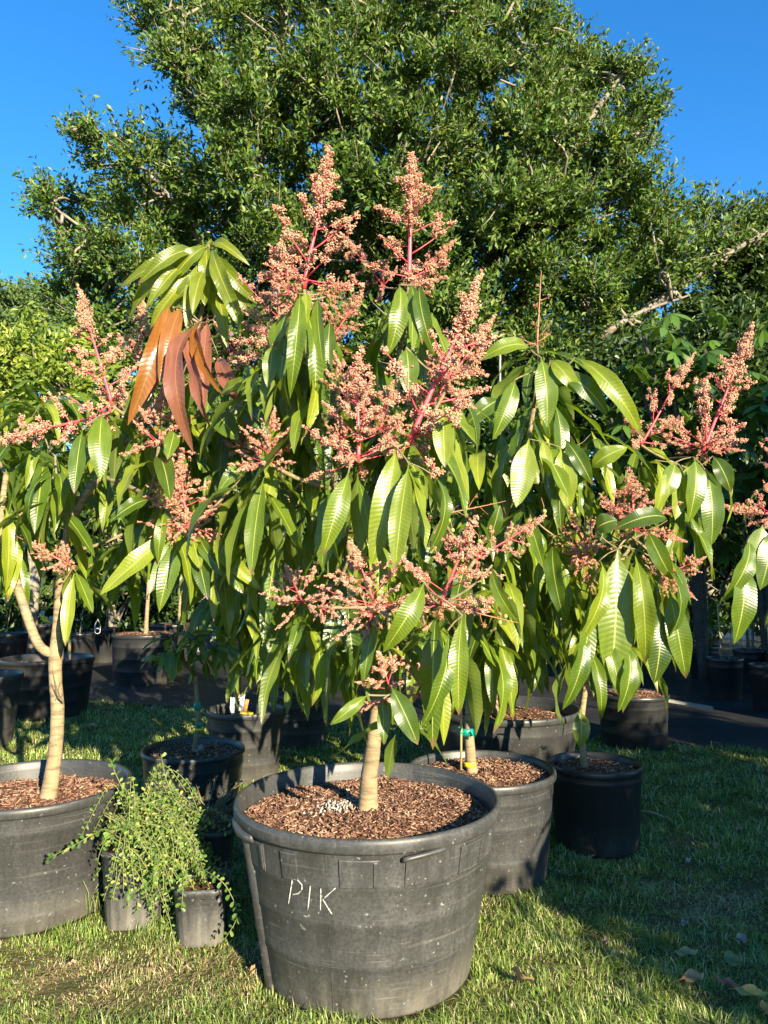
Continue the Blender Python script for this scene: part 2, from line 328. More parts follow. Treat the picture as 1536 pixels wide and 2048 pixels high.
# ------------------------------------------------------------------ pots
POTS = []           # (x, y, r) footprints, for the grass
SOILZ = {}
def chips(n, r, zfun, size):
    a = rng.random(n) * 2 * np.pi; rr = r * np.sqrt(rng.random(n)); c = np.stack([rr * np.cos(a), rr * np.sin(a), np.zeros(n)], -1)
    c[:, 2] = zfun(c[:, 0], c[:, 1]) + rng.random(n) * size * .35
    L = size * (.5 + rng.random(n) * 1.3); W = size * (.2 + .3 * rng.random(n)); H = size * (.1 + .18 * rng.random(n))
    yaw = rng.random(n) * 2 * np.pi; pit = rng.normal(0, .38, n)
    d = np.stack([np.cos(yaw) * np.cos(pit), np.sin(yaw) * np.cos(pit), np.sin(pit)], -1)
    s = unit(np.cross(d, np.array([0, 0, 1.]) + rng.normal(0, .35, (n, 3)))); u = np.cross(s, d)
    corners = np.array([[x, y, z] for x in (-.5, .5) for y in (-.5, .5) for z in (-.5, .5)])
    V = np.zeros((n, 8, 3))
    for i, (x, y, z) in enumerate(corners):
        tp = .55 + .45 * rng.random(n)
        V[:, i] = c + d * (x * L * (.8 + .2 * tp))[:, None] + s * (y * W * tp)[:, None] + u * (z * H * tp)[:, None]
    q = np.array([[0, 1, 3, 2], [4, 6, 7, 5], [0, 4, 5, 1], [2, 3, 7, 6], [0, 2, 6, 4], [1, 5, 7, 3]])
    return V.reshape(-1, 3), (q[None] + (np.arange(n) * 8)[:, None, None]).reshape(-1, 4)
def make_pot(label, x, y, rt, rb, H, mat, soil=.05, nchips=500, seg=72, group=None, bands=(.28, .55, .8), z0=0., chip=.014, wob=.006):
    root = thing('nursery_pot', label, 'plant pot', (x, y, z0), group)
    POTS.append((x, y, rb + .01))
    rz = lambda z: rb + (rt - rb) * z / H
    zt = H - .034 * (H / .45)
    pr = [(0.01, .006), (rb - .02, .002), (rb - .006, -.004), (rb, .006)]
    for b in bands:
        zb = zt * b
        pr += [(rz(zb - .003), zb - .003), (rz(zb) + .0022, zb), (rz(zb + .004) + .0018, zb + .010)]
    pr += [(rz(zt) - .001, zt), (rz(zt) + .001, zt + .004)]
    g = Geo(); g.add(*lathe(pr, seg, wob=wob)); link('wall', g.mesh('pot_wall', mat), root)
    e = rt - rz(zt)
    lk = min(1., rt / .3); lip = [(rz(zt) - .004, zt - .006), (rt + .004 * lk, zt - .003), (rt + .008 * lk, zt + .003), (rt + .009 * lk, H - .012), (rt + .007 * lk, H - .004), (rt + .002, H), (rt - .004, H - .001), (rt - .008, H - .006), (rt - .011, H - .03), (rt - .020, H - soil - .03)]
    g = Geo(); g.add(*lathe(lip, seg, wob=wob)); link('rim', g.mesh('pot_rim', mat), root)
    # soil
    sr = rt - .0175; zs = H - soil; ph = rng.random(4) * 6
    zf = lambda a, b: zs + .010 * (1 - (a * a + b * b) / sr ** 2) + .007 * np.sin(a * 17 / sr * .35 + ph[0]) * np.sin(b * 15 / sr * .35 + ph[1]) + .004 * np.sin(a * 40 + ph[2]) * np.sin(b * 37 + ph[3])
    g = Geo(); rad = np.linspace(.0, sr, 14); an = np.linspace(0, 2 * np.pi, 48, endpoint=False)
    RR, AA = np.meshgrid(rad, an, indexing='ij'); sx, sy = RR * np.cos(AA), RR * np.sin(AA)
    i, j = np.meshgrid(np.arange(13), np.arange(48), indexing='ij'); j2 = (j + 1) % 48
    g.add(np.stack([sx, sy, zf(sx, sy)], -1).reshape(-1, 3), np.stack([i * 48 + j, i * 48 + j2, (i + 1) * 48 + j2, (i + 1) * 48 + j], -1).reshape(-1, 4))
    so_ = link('soil', g.mesh('pot_soil', SOIL), root)
    if nchips:
        g = Geo(); g.add(*chips(nchips, sr - .006, zf, chip)); tag(link('bark_mulch', g.mesh('bark_mulch', CHIP, smooth=False), so_), kind='stuff')
    root['_z'] = z0 + zs; del root['_z']
    SOILZ[(round(x, 3), round(y, 3))] = z0 + zs
    return root, z0 + zs + .006
def pot_x(px, d): return (px - 768.0) / F * d
# main pot --------------------------------------------------
MX, MY, MRT, MRB, MH = pot_x(736, 2.22), 2.22, .372, .292, .458
main_pot, main_soil = make_pot('big dusty black pot with PIK scratched on its side', MX, MY, MRT, MRB, MH, PL_MAIN, .052, 5200, 112, bands=(.30, .55, .775), wob=.0008, chip=.0125)
mrz = lambda z: MRB + (MRT - MRB) * z / MH
def on_pot(a, z, off=0.): r = mrz(z) + off; return Vector((r * math.cos(a), r * math.sin(a), z))
def pot_panel(a0, a1, z0, z1, off, thick=.012, n=6, mat=PL_MAIN, name='relief_panel'):
    g = Geo(); A = np.linspace(a0, a1, n); V = []
    for a in A:
        for z, o in ((z0, -thick), (z0, off - .0015), (z0 + .003, off), (z1 - .003, off), (z1, off - .0015), (z1, -thick)): V.append(on_pot(a, z, o))
    V = np.array([tuple(v) for v in V]); q = []
    for i in range(n - 1):
        for k_ in range(6): a, b = i * 6 + k_, i * 6 + (k_ + 1) % 6; q.append((a, b, b + 6, a + 6))
    q += [(0, 5, 4, 1), (1, 4, 3, 2), ((n - 1) * 6, (n - 1) * 6 + 1, (n - 1) * 6 + 4, (n - 1) * 6 + 5), ((n - 1) * 6 + 1, (n - 1) * 6 + 2, (n - 1) * 6 + 3, (n - 1) * 6 + 4)]
    g.add(V, q); return link(name, g.mesh(name, mat, smooth=False), main_pot)
zt = MH - .034 * (MH / .45)
for i in range(14):
    a = R(270 - 61) + i * 2 * math.pi / 14
    wdt = .26 if i % 2 == 0 else .13
    pot_panel(a, a + wdt, zt * .79, zt - .018, .0042)
    if i % 2 == 0: pot_panel(a + wdt - .03, a + wdt - .008, zt * .80, zt - .022, .0075, name='relief_rib')
pot_panel(R(270 - 15.2), R(270 - 14.7), .02, zt - .006, .0012, n=3, name='mould_seam')
# handle bar under the rim on the front right, and the lug with its column on the left
ha = R(270 + 15)
pts = [on_pot(ha - .0, zt - .020, .006), on_pot(ha + .02, zt - .014, .016), on_pot(ha + .15, zt - .008, .017), on_pot(ha + .27, zt - .004, .014), on_pot(ha + .29, zt - .002, .004)]
g = Geo(); g.add(*tube(smooth_path(pts, 5), .0065, 10)); link('handle', g.mesh('handle', PL_MAIN), main_pot)
la = R(206)
g = Geo(); pts = [on_pot(la - .20, zt - .0, .0), on_pot(la - .12, zt - .004, .008), on_pot(la, zt - .010, .012), on_pot(la + .13, zt - .014, .010), on_pot(la + .20, zt - .012, .0)]
g.add(*tube(smooth_path(pts, 5), [.014] * 21, 10)); link('lug', g.mesh('lug', PL_MAIN), main_pot)
g = Geo(); pts = [on_pot(la + .06, z, -.013) for z in np.linspace(.0, zt - .012, 9)]; g.add(*tube(pts, .025, 14)); link('side_column', g.mesh('side_column', PL_MAIN), main_pot)
# scratched letters: rays through the photo's strokes meet the pot wall
MPZ = [0]; MPO = [0]
for b_ in (.30, .55, .775): zb_ = (MH - .034 * (MH / .45)) * b_; MPZ += [zb_ - .003, zb_, zb_ + .010, zb_ + .03]; MPO += [0, .0022, .0018, .0005]
def pot_hit(px, py, off=.0006):
    o = Vector((0, 0, CAMH)); d = (P(px, py, 1.0) - o)
    t = (MY - .6); best = None
    for i in range(4000):
        p = o + d * (1.2 + i * .0004); rr = math.hypot(p.x - MX, p.y - MY)
        if 0 < p.z < MH and rr <= float(np.interp(p.z, MPZ, MPO)) + mrz(p.z) + .0010: return Vector((p.x - MX, p.y - MY, p.z))
    return None
def stroke(pts, r=.0017):
    pp = []
    for (a, b), (c, d) in zip(pts[:-1], pts[1:]):
        for s in np.linspace(0, 1, 6, endpoint=False): pp.append(pot_hit(a + (c - a) * s, b + (d - b) * s))
    pp.append(pot_hit(*pts[-1])); return tube(pp, [r * (.7 + .5 * random.random()) for _ in pp], 6)
kx = lambda x, y: (460 + x * 300 / 1536, 1500 + y * 400 / 2048)
LET = {'letter_p': [[(638, 1325), (618, 1450), (598, 1575)], [(630, 1318), (690, 1330), (735, 1380), (735, 1430), (700, 1468), (640, 1482)]],
       'letter_i': [[(822, 1395), (795, 1640)]],
       'letter_k': [[(928, 1420), (925, 1640)], [(1078, 1415), (950, 1530), (1045, 1685)]]}
for nm, ss in LET.items():
    g = Geo()
    for s_ in ss: g.add(*stroke([kx(*p) for p in s_]))
    link(nm, g.mesh(nm, CHALK), main_pot)
# small moulded characters under the rim at the right, unreadable in the photo: short raised ticks
g = Geo()
for i, x in enumerate(np.linspace(944, 986, 11)):
    if i in (3, 6): continue
    y = 1657 - (x - 944) * .52
    h = pot_hit(x, y + 4)
    if h: V_, q_, t2 = tube([h + Vector((0, 0, -.004)), h + Vector((.001, 0, .006))], .0011, 5); g.add(V_, q_, t2)
link('moulded_mark', g.mesh('moulded_mark', GREYDUST), main_pot)
g = Geo(); n = 170; a = rng.normal(0, .045, n) - .075; b = rng.normal(0, .028, n) + .015 + .3 * (a + .075)
g.add(*balls(np.stack([a, b, np.full(n, MH - .052 + .012) + rng.random(n) * .008], -1), .0015 + .0032 * rng.random(n))); tag(link('fertilizer_crumbs', g.mesh('fertilizer_crumbs', FERT, smooth=False), main_pot), kind='stuff')
# the other pots: centre px, depth, radii, height
LP = (pot_x(82, 2.61), 2.61)
pot_L, soil_L = make_pot('wide black pot holding the forked mango trunk', *LP, .315, .275, .388, PL_MID, .062, 2600, 96, bands=(.12, .84,))
pot_3, soil_3 = make_pot('low round black pot with young mango tied in green tape', pot_x(396, 3.54), 3.54, .228, .20, .292, PL_MID, .028, 900)
pot_4, soil_4 = make_pot('upright black pot holding white and yellow plant tags', pot_x(497, 4.13), 4.13, .205, .175, .37, PL_MID, .10, 250)
pot_5, soil_5 = make_pot('black pot behind the pot with plant tags', pot_x(600, 4.95), 4.95, .20, .175, .335, PL_MID, .02, 350)
pot_6, soil_6 = make_pot('scuffed black pot on sunny grass beside a larger shaded pot', pot_x(-30, 4.9), 4.9, .255, .21, .45, PL_MID, .09, 250)
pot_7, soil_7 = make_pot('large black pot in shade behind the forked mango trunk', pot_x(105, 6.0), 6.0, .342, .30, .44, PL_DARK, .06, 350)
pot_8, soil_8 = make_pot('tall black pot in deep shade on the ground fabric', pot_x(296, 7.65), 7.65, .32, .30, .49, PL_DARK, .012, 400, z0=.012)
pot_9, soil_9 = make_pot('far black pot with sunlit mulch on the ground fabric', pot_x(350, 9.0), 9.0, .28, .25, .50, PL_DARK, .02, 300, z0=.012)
pot_10, soil_10 = make_pot('round black pot with bamboo stake and leaf shadows', pot_x(957, 2.87), 2.87, .268, .235, .373, PL_MID, .03, 1800, 96, bands=(.28, .62, .86))
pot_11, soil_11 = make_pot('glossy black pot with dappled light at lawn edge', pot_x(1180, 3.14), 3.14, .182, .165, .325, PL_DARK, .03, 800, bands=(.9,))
pot_12, soil_12 = make_pot('very wide black pot behind the staked mango', pot_x(1005, 3.95), 3.95, .375, .32, .41, PL_MID, .06, 700, bands=(.84,))
pot_13, soil_13 = make_pot('shiny black pot at the edge of the ground fabric', pot_x(1257, 4.95), 4.95, .22, .20, .325, PL_DARK, .015, 450)
pot_14, soil_14 = make_pot('black pot at the end of the right hand row of mangoes', pot_x(1720, 3.5), 3.5, .26, .23, .37, PL_MID, .03, 200)
# row of small pots in the shade on the right and on the far left
RROW = []
for i, (px, d, r, h) in enumerate([(1440, 6.6, .15, .36), (1530, 6.1, .16, .36), (1490, 7.3, .15, .36), (1400, 7.9, .15, .34), (1590, 5.6, .16, .36), (1560, 7.0, .15, .36)]):
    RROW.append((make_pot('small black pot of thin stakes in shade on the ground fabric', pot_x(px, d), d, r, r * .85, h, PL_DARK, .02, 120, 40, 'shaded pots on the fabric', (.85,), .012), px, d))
LROW = []
for i, (px, d, r, h) in enumerate([(165, 8.6, .17, .42), (215, 9.4, .17, .42), (20, 8.2, .22, .45), (-60, 7.5, .22, .45), (90, 9.6, .2, .45)]):
    LROW.append((make_pot('small black pot in the far shaded row behind big pots', pot_x(px, d), d, r, r * .88, h, PL_DARK, .03, 120, 40, 'far shaded pots', (.85,), .012), px, d))
# two ribbed small pots under the trailing shrub
def ribbed_pot(label, x, y, r, h):
    root = thing('nursery_pot', label, 'plant pot', (x, y, 0)); POTS.append((x, y, r))
    n = 96; a = np.linspace(0, 2 * np.pi, n, endpoint=False)
    sq = 1 + .085 * np.cos(4 * a + 2.7); rib = np.where((np.arange(n) % 8) < 2, 1.035, 1.0)
    zs = [-.004, .004, h * .5, h - .02, h - .018, h, h, h - .03]; k_ = [.82, .84, .92, 1., 1.05, 1.06, 1.0, .97]
    V = np.stack([np.stack([r * kk * sq * (rib if i_ < 4 else 1) * np.cos(a), r * kk * sq * (rib if i_ < 4 else 1) * np.sin(a), np.full(n, z)], -1) for i_, (z, kk) in enumerate(zip(zs, k_))])
    i, j = np.meshgrid(np.arange(len(zs) - 1), np.arange(n), indexing='ij'); j2 = (j + 1) % n
    g = Geo(); g.add(V.reshape(-1, 3), np.stack([i * n + j, i * n + j2, (i + 1) * n + j2, (i + 1) * n + j], -1).reshape(-1, 4)); link('wall', g.mesh('ribbed_wall', PL_MAIN), root)
    g = Geo(); g.add(*lathe([(.001, h - .022), (r * .5, h - .024), (r * .97, h - .028)], 32)); link('soil', g.mesh('soil', SOIL), root)
    return root
PA = (pot_x(290, 2.48), 2.48); PB = (pot_x(420, 2.36), 2.36); PC = (pot_x(425, 2.72), 2.72)
ribbed_pot('small ribbed black pot half hidden under trailing shrub beside wide pot', *PA, .102, .235)
ribbed_pot('small ribbed black pot in the shadow of the PIK pot', *PB, .085, .165)
ribbed_pot('small black pot under the dull dry shrub', *PC, .10, .21)
# ------------------------------------------------------------------ mango leaves
def leaf_mesh(name, mat, arch, side, wav, twist):
    ns, na = 13, 5; s = np.linspace(0, 1, ns); V = []; UV = []
    for i, t in enumerate(s):
        b = max(0., (t - .07) / .93)
        wd = (math.sin(math.pi * b ** .92) ** .72) * (1 - .12 * b) if 0 < b < 1 else 0.
        wd = max(wd, .035 * (1 - b))
        y = t; z = 4 * arch * (t ** .85) * (1 - t); x = side * 4 * t * (1 - t)
        tw = twist * (t - .3)
        for k_ in range(na):
            u = k_ / (na - 1) * 2 - 1; e = abs(u)
            lx = u * wd * .5; lz = (.24 * e + wav * e * e * math.sin(t * 17 + (2.2 if u > 0 else 0) + arch * 30)) * wd * .5
            V.append((x + lx * math.cos(tw) - lz * math.sin(tw), y, z + (lx * math.sin(tw) + lz * math.cos(tw)) * .26)); UV.append((k_ / (na - 1), t))
    i, j = np.meshgrid(np.arange(ns - 1), np.arange(na - 1), indexing='ij')
    q = np.stack([i * na + j, i * na + j + 1, (i + 1) * na + j + 1, (i + 1) * na + j], -1).reshape(-1, 4)
    g = Geo(); g.add(np.array(V), q, uv=np.array(UV)); return g.mesh(name, mat, uv=True)
LV = {}
for tone, mt in (('g', LEAF_G), ('y', LEAF_Y), ('r', LEAF_R)):
    LV[tone] = [leaf_mesh('mango_leaf', mt, a, s, w_, tw) for a, s, w_, tw in ((.04, .015, .10, .15), (.09, -.03, .18, -.25), (.13, .035, .14, .3), (.18, -.02, .25, -.2), (.24, .03, .15, .15), (.07, -.04, .3, .6), (.03, .05, .25, -.5), (.15, -.055, .2, .8))]
def put_leaf(root, a, b, nrm, width, tone='g', var=None):
    a = Vector(a); b = Vector(b); ch = b - a; L = ch.length; y = ch / L
    x = y.cross(Vector(nrm)); x = x.normalized() if x.length > 1e-4 else y.orthogonal().normalized(); z = x.cross(y)
    me = LV[tone][random.randrange(8) if var is None else var]
    o = bpy.data.objects.new('leaf', me); COL.objects.link(o); o.parent = root
    a = a - root.location
    o.matrix_basis = Matrix(((x.x * width, y.x * L, z.x * L, a.x), (x.y * width, y.y * L, z.y * L, a.y), (x.z * width, y.z * L, z.z * L, a.z), (0, 0, 0, 1)))
    return o
# ------------------------------------------------------------------ flower panicles (built once per variant, unit length, axis +Z)
def panicle_variant(seed, nl, dens, spread, stem_mat, bl_mat, base_n=6, ball=1.0):
    global rng
    keep = rng; rng = np.random.default_rng(seed); rd = random.Random(seed)
    gs = Geo(); C = []; Rr = []
    bx, by = rd.uniform(-.06, .06), rd.uniform(-.06, .06)
    axis = lambda t: np.array([bx * math.sin(t * 2.6) * t, by * math.sin(t * 2.6) * t, t])
    gs.add(*tube([axis(t) for t in np.linspace(0, .97, 12)], np.linspace(.0145, .003, 12), 8))
    def tuft(c, rad, n):
        p = unit(rng.normal(size=(n, 3))) * (rad * rng.random((n, 1)) ** .5 * (.8 + .5 * rng.random((n, 1)))); C.append(c + p); Rr.append((.0034 + .0038 * rng.random(n)) * ball)
    for k_ in range(nl):
        if k_ < base_n: t = .015 + .05 * rd.random(); l = spread * rd.uniform(.65, 1.05); el = R(rd.uniform(-45, 38))
        else:
            u = (k_ - base_n) / max(1, nl - base_n - 1); t = .08 + .66 * u + rd.uniform(-.02, .02); l = (spread * .9 * (1 - u) ** .8 + .07) * rd.uniform(.65, 1.1); el = R(rd.uniform(8, 48))
        az = k_ * 2.399 + rd.uniform(-.4, .4); d = np.array([math.cos(az) * math.cos(el), math.sin(az) * math.cos(el), math.sin(el)])
        p0 = axis(t); lift = np.array([0, 0, .15 * l])
        fn = lambda s: p0 + d * l * s + lift * s * s
        gs.add(*tube([fn(s) for s in np.linspace(0, 1, 5)], np.linspace(.0062, .0022, 5), 5))
        s = rd.uniform(.34, .55)
        while s < 1.0:
            if rd.random() < dens:
                tr = .036 * (1.15 - .62 * s) * rd.uniform(.7, 1.25) * (1 if l > .12 else .8)
                off = rng.normal(size=3) * tr * .75; c = fn(s) + off
                gs.add(*tube([fn(s - .02), c], [.0026, .0016], 4, cap=False)); tuft(c, tr * 1.05, rd.randint(42, 60))
            s += .027 / l * rd.uniform(.7, 1.2)
        if dens > .5: tuft(fn(1.0), .014, 16); tuft(fn(1.05), .009, 9)
    t = .66
    while t < 1.0:
        u = (t - .66) / .34; tr = .040 * (1 - u) ** .8 + .008
        for _ in range(3 if dens > .5 else 0): tuft(axis(t) + rng.normal(size=3) * tr * .6, tr * .85, int(34 - 14 * u))
        t += .022
    gb = Geo()
    if C: gb.add(*specks(np.concatenate(C), np.concatenate(Rr)))
    rng = keep
    return gs.mesh('panicle_stem', stem_mat), gb.mesh('panicle_blossoms', bl_mat, smooth=False)
PV = [panicle_variant(s, nl, .85, sp, STEM_PK, BLOSSOM, bn) for s, nl, sp, bn in ((1, 19, .34, 6), (2, 22, .40, 8), (3, 17, .32, 5), (4, 21, .44, 9), (5, 15, .36, 4))]
PSP = [panicle_variant(s, 9, .16, .36, STEM_SP, SPENT, 4) for s in (8, 9)]
PFAT = [panicle_variant(s, 24, .9, .62, STEM_PK, BLOSSOM, 11, 1.25) for s in (12, 13)]
def put_panicle(root, a, b, fam, idx, roll=None, fat=1.0):
    a = Vector(a); b = Vector(b); d = b - a; L = d.length
    q = d.to_track_quat('Z', 'Y'); st, bl = fam[idx % len(fam)]
    o = bpy.data.objects.new('flower_panicle', st); COL.objects.link(o); o.parent = root
    Mx = Matrix.Translation(a - root.location) @ q.to_matrix().to_4x4() @ Matrix.Rotation(random.random() * 6.28 if roll is None else roll, 4, 'Z') @ Matrix.Diagonal((L * fat, L * fat, L, 1))
    o.matrix_basis = Mx
    c = bpy.data.objects.new('blossoms', bl); COL.objects.link(c); c.parent = o; c['kind'] = 'stuff'
    return o
# ------------------------------------------------------------------ mango trees
class Tree:
    def __init__(s, label, base, trunk, bmat=BARK_T, group=None, trunk_n=16, branch_mat=BARK_G):
        """trunk: list of (px, py, depth, radius)"""
        s.root = thing('mango_tree', label, 'mango tree', base, group); s.nodes = []; s.bm = branch_mat; s.nleaf = 0
        s.limb('trunk', trunk, bmat, trunk_n, Vector(base))
    def limb(s, name, pts, mat, n=12, base=None, k=6):
        p = [P(*q[:3]) for q in pts]; r = [q[3] for q in pts]
        if base is not None: p[0] = Vector(base) - Vector((0, 0, .03)); 
        pp = smooth_path(p, k); rr = np.interp(np.linspace(0, len(r) - 1, len(pp)), range(len(r)), r)
        if base is not None: rr = rr * (1 + .22 * np.exp(-np.arange(len(pp)) / 2.0))
        g = Geo(); g.add(*tube(pp - np.array(s.root.location), rr, n, wob=.06)); link(name, g.mesh(name, mat), s.root)
        for q, r_ in zip(pp, rr): s.nodes.append((Vector(q), float(r_)))
    def branch(s, w, r=.0055):
        best = None
        for q, rr in s.nodes:
            dz = w.z - q.z; h = math.hypot(w.x - q.x, w.y - q.y)
            if dz < -.28: continue
            cost = (w - q).length + max(0, -dz) * .5 + max(0, h - 2.5 * abs(dz)) * .3
            if best is None or cost < best[0]: best = (cost, q, rr)
        if best is None: best = (0, max(s.nodes, key=lambda t: -(t[0] - w).length)[0], .006)
        q, rr = best[1], best[2]; d = w - q; L = d.length
        m1 = q + d * .35 + Vector((d.x, d.y, 0)) * .12 + Vector((random.uniform(-1, 1), random.uniform(-1, 1), 0)) * .03 * L; m2 = q + d * .72 + Vector((d.x, d.y, 0)) * .08
        r0 = min(rr * .75, .0045 + .011 * L); pp = smooth_path([q, m1, m2, w], 4); rr_ = np.linspace(r0, min(r, r0), len(pp))
        g = Geo(); g.add(*tube(pp - np.array(s.root.location), rr_, 7, wob=.1)); link('branch', g.mesh('branch', s.bm), s.root)
        for a, b in list(zip(pp, rr_))[3:]: s.nodes.append((Vector(a), float(b)))
    def whorl(s, w, n=9, L=.26, tone='g', el=(-84, -36), br=True, face=None, wr=.19):
        w = Vector(w)
        if br: s.branch(w)
        a0 = random.random() * 6.28
        for i in range(n):
            if s.nleaf >= 298: return
            az = a0 + i * 2.399 + random.uniform(-.25, .25); h = Vector((math.cos(az), math.sin(az), 0))
            e = R(random.uniform(*el)); l = L * random.uniform(.75, 1.28)
            b = w + Vector((0, 0, random.uniform(-.07, .012))) + h * .004
            d = h * math.cos(e) + Vector((0, 0, math.sin(e)))
            nr = h * .7 + Vector((0, 0, .75)) + Vector((random.uniform(-.45, .45), random.uniform(-.45, .45), 0))
            o = put_leaf(s.root, b, b + d * l, nr, l * wr * random.uniform(.85, 1.2), tone if not isinstance(tone, str) or len(tone) == 1 else random.choice(tone))
            if tone == 'r': o['label'] = 'bronze red young leaf'
            s.nleaf += 1
    def leafpx(s, a, b, wpx, d0, d1=None, tone='g', var=None, roll=0.):
        d1 = d0 - .03 if d1 is None else d1
        A = P(*a, d0); B = P(*b, d1); nr = Vector((roll, -1, .45)).normalized()
        if min((q - A).length for q, _ in s.nodes) > .012: s.branch(A, .0028)
        o = put_leaf(s.root, A, B, nr, wpx * MPX((d0 + d1) / 2) * 1.12, tone, var); s.nleaf += 1
        if tone == 'r': o['label'] = 'bronze red young leaf'
        return o
    def panicle(s, a, b, d0, d1=None, fam=None, idx=0, n=8, L=.25, tone='g', br=True, fat=1.0, drop=.02, el=(-80, -32)):
        d1 = d0 if d1 is None else d1
        A = P(*a, d0); B = P(*b, d1)
        put_panicle(s.root, A, B, PV if fam is None else fam, idx, fat=fat)
        wpos = A - (B - A).normalized() * drop
        if br: s.branch(A)
        if n: s.whorl(wpos, n, L, tone, br=False, el=el)
    def fill(s, cx, cy, rx, ry, d, dr, nw, n=9, L=.25, tone='g', el=(-84, -34)):
        ws = []; tries = 0
        while len(ws) < nw and tries < 4000:
            tries += 1
            v = [random.gauss(0, 1) for _ in range(3)]; l = math.sqrt(sum(x * x for x in v)); k_ = random.uniform(.35, 1.) ** .6 / l
            p = (cx + v[0] * k_ * rx, cy + v[1] * k_ * ry, d + v[2] * k_ * dr)
            W = P(*p)
            if W.z < .42: continue
            if all((W - q).length > .11 for q in ws): ws.append(W)
        ws.sort(key=lambda q: q.z)
        for W in ws: s.whorl(W, n, L * 1.06, tone, el=el)
# ---- the tree in the PIK pot
T1 = Tree('flowering mango tree growing from the PIK pot', (MX + .002, MY - .005, main_soil), [(733, 1632, 2.21, .030), (738, 1560, 2.205, .0245), (748, 1480, 2.20, .021), (756, 1390, 2.19, .0185), (762, 1280, 2.17, .016), (768, 1130, 2.13, .014), (775, 980, 2.14, .012), (790, 830, 2.15, .010), (800, 700, 2.15, .008)])
T1.limb('limb', [(760, 1300, 2.12, .013), (720, 1180, 2.10, .011), (680, 1010, 2.10, .010), (640, 830, 2.12, .008), (615, 640, 2.08, .006)], BARK_G, 10)
T1.limb('limb', [(758, 1350, 2.12, .012), (800, 1270, 2.0, .010), (850, 1220, 1.86, .008)], BARK_G, 10)
T1.panicle((608, 578), (645, 292), 2.05, 2.02, idx=0, n=6, L=.27, el=(-88, -62), fat=1.2)
T1.panicle((818, 562), (823, 308), 2.10, 2.08, idx=2, n=8, L=.25, el=(-88, -60), fat=1.4)
T1.panicle((818, 888), (956, 542), 1.86, 1.86, idx=4, n=4, L=.27, el=(-88, -60), fat=1.1)
T1.panicle((716, 925), (735, 692), 1.82, 1.84, idx=1, n=4, L=.24, el=(-88, -60), fat=1.3)
T1.panicle((752, 1215), (704, 1080), 1.76, 1.74, fam=PFAT, idx=0, n=6, L=.19, el=(-88, -50), fat=1.35)
T1.panicle((880, 1210), (955, 1030), 1.74, 1.70, idx=3, n=4, L=.24, fat=1.45, el=(-88, -60))
T1.panicle((786, 1395), (752, 1302), 1.74, 1.70, fam=PFAT, idx=1, n=3, L=.15, el=(-60, -25), fat=1.6)
T1.panicle((605, 1205), (572, 1128), 1.92, 1.86, fam=PFAT, idx=0, n=6, L=.22, fat=1.4)
T1.panicle((556, 690), (572, 475), 2.1, 2.1, idx=3, n=6, L=.24, fat=1.2)
T1.panicle((590, 600), (540, 540), 2.0, 2.0, fam=PFAT, idx=0, n=0, fat=1.2)
T1.panicle((760, 860), (790, 760), 1.84, 1.84, fam=PFAT, idx=1, n=0, fat=1.1)
T1.panicle((690, 880), (650, 850), 1.80, 1.80, fam=PFAT, idx=0, n=0, fat=1.2)
T1.panicle((900, 760), (870, 690), 1.86, 1.86, fam=PFAT, idx=1, n=0, fat=1.1)
T1.panicle((640, 1215), (680, 1235), 1.74, 1.72, fam=PFAT, idx=0, n=0, fat=1.3)
T1.panicle((745, 1225), (722, 1290), 1.74, 1.70, fam=PFAT, idx=1, n=0, fat=.9)
T1.panicle((520, 650), (548, 560), 2.3, 2.3, fam=PFAT, idx=1, n=0, fat=.8)
T1.panicle((655, 690), (720, 575), 2.1, 2.1, idx=1, n=5, L=.22, fat=1.25)
T1.panicle((532, 925), (548, 812), 2.05, 2.02, fam=PFAT, idx=0, n=6, L=.24, fat=1.1)
T1.panicle((830, 575), (915, 480), 2.2, 2.2, idx=0, n=0, fat=1.1)
T1.panicle((770, 575), (682, 462), 2.28, 2.28, idx=2, n=0)
T1.panicle((660, 590), (700, 560), 2.1, 2.1, fam=PFAT, idx=1, n=0)
T1.panicle((950, 1120), (1090, 1028), 2.0, 2.0, idx=2, n=5, L=.22)
T1.panicle((870, 800), (990, 625), 2.0, 2.05, idx=0, n=4, L=.22)
T1.panicle((700, 800), (668, 700), 1.95, 1.95, fam=PFAT, idx=0, n=0, fat=.8)
T1.panicle((850, 1200), (1040, 1245), 1.80, 1.80, fam=PSP, idx=0, n=0)
T1.panicle((850, 1250), (880, 1330), 1.80, 1.78, fam=PSP, idx=1, n=0)
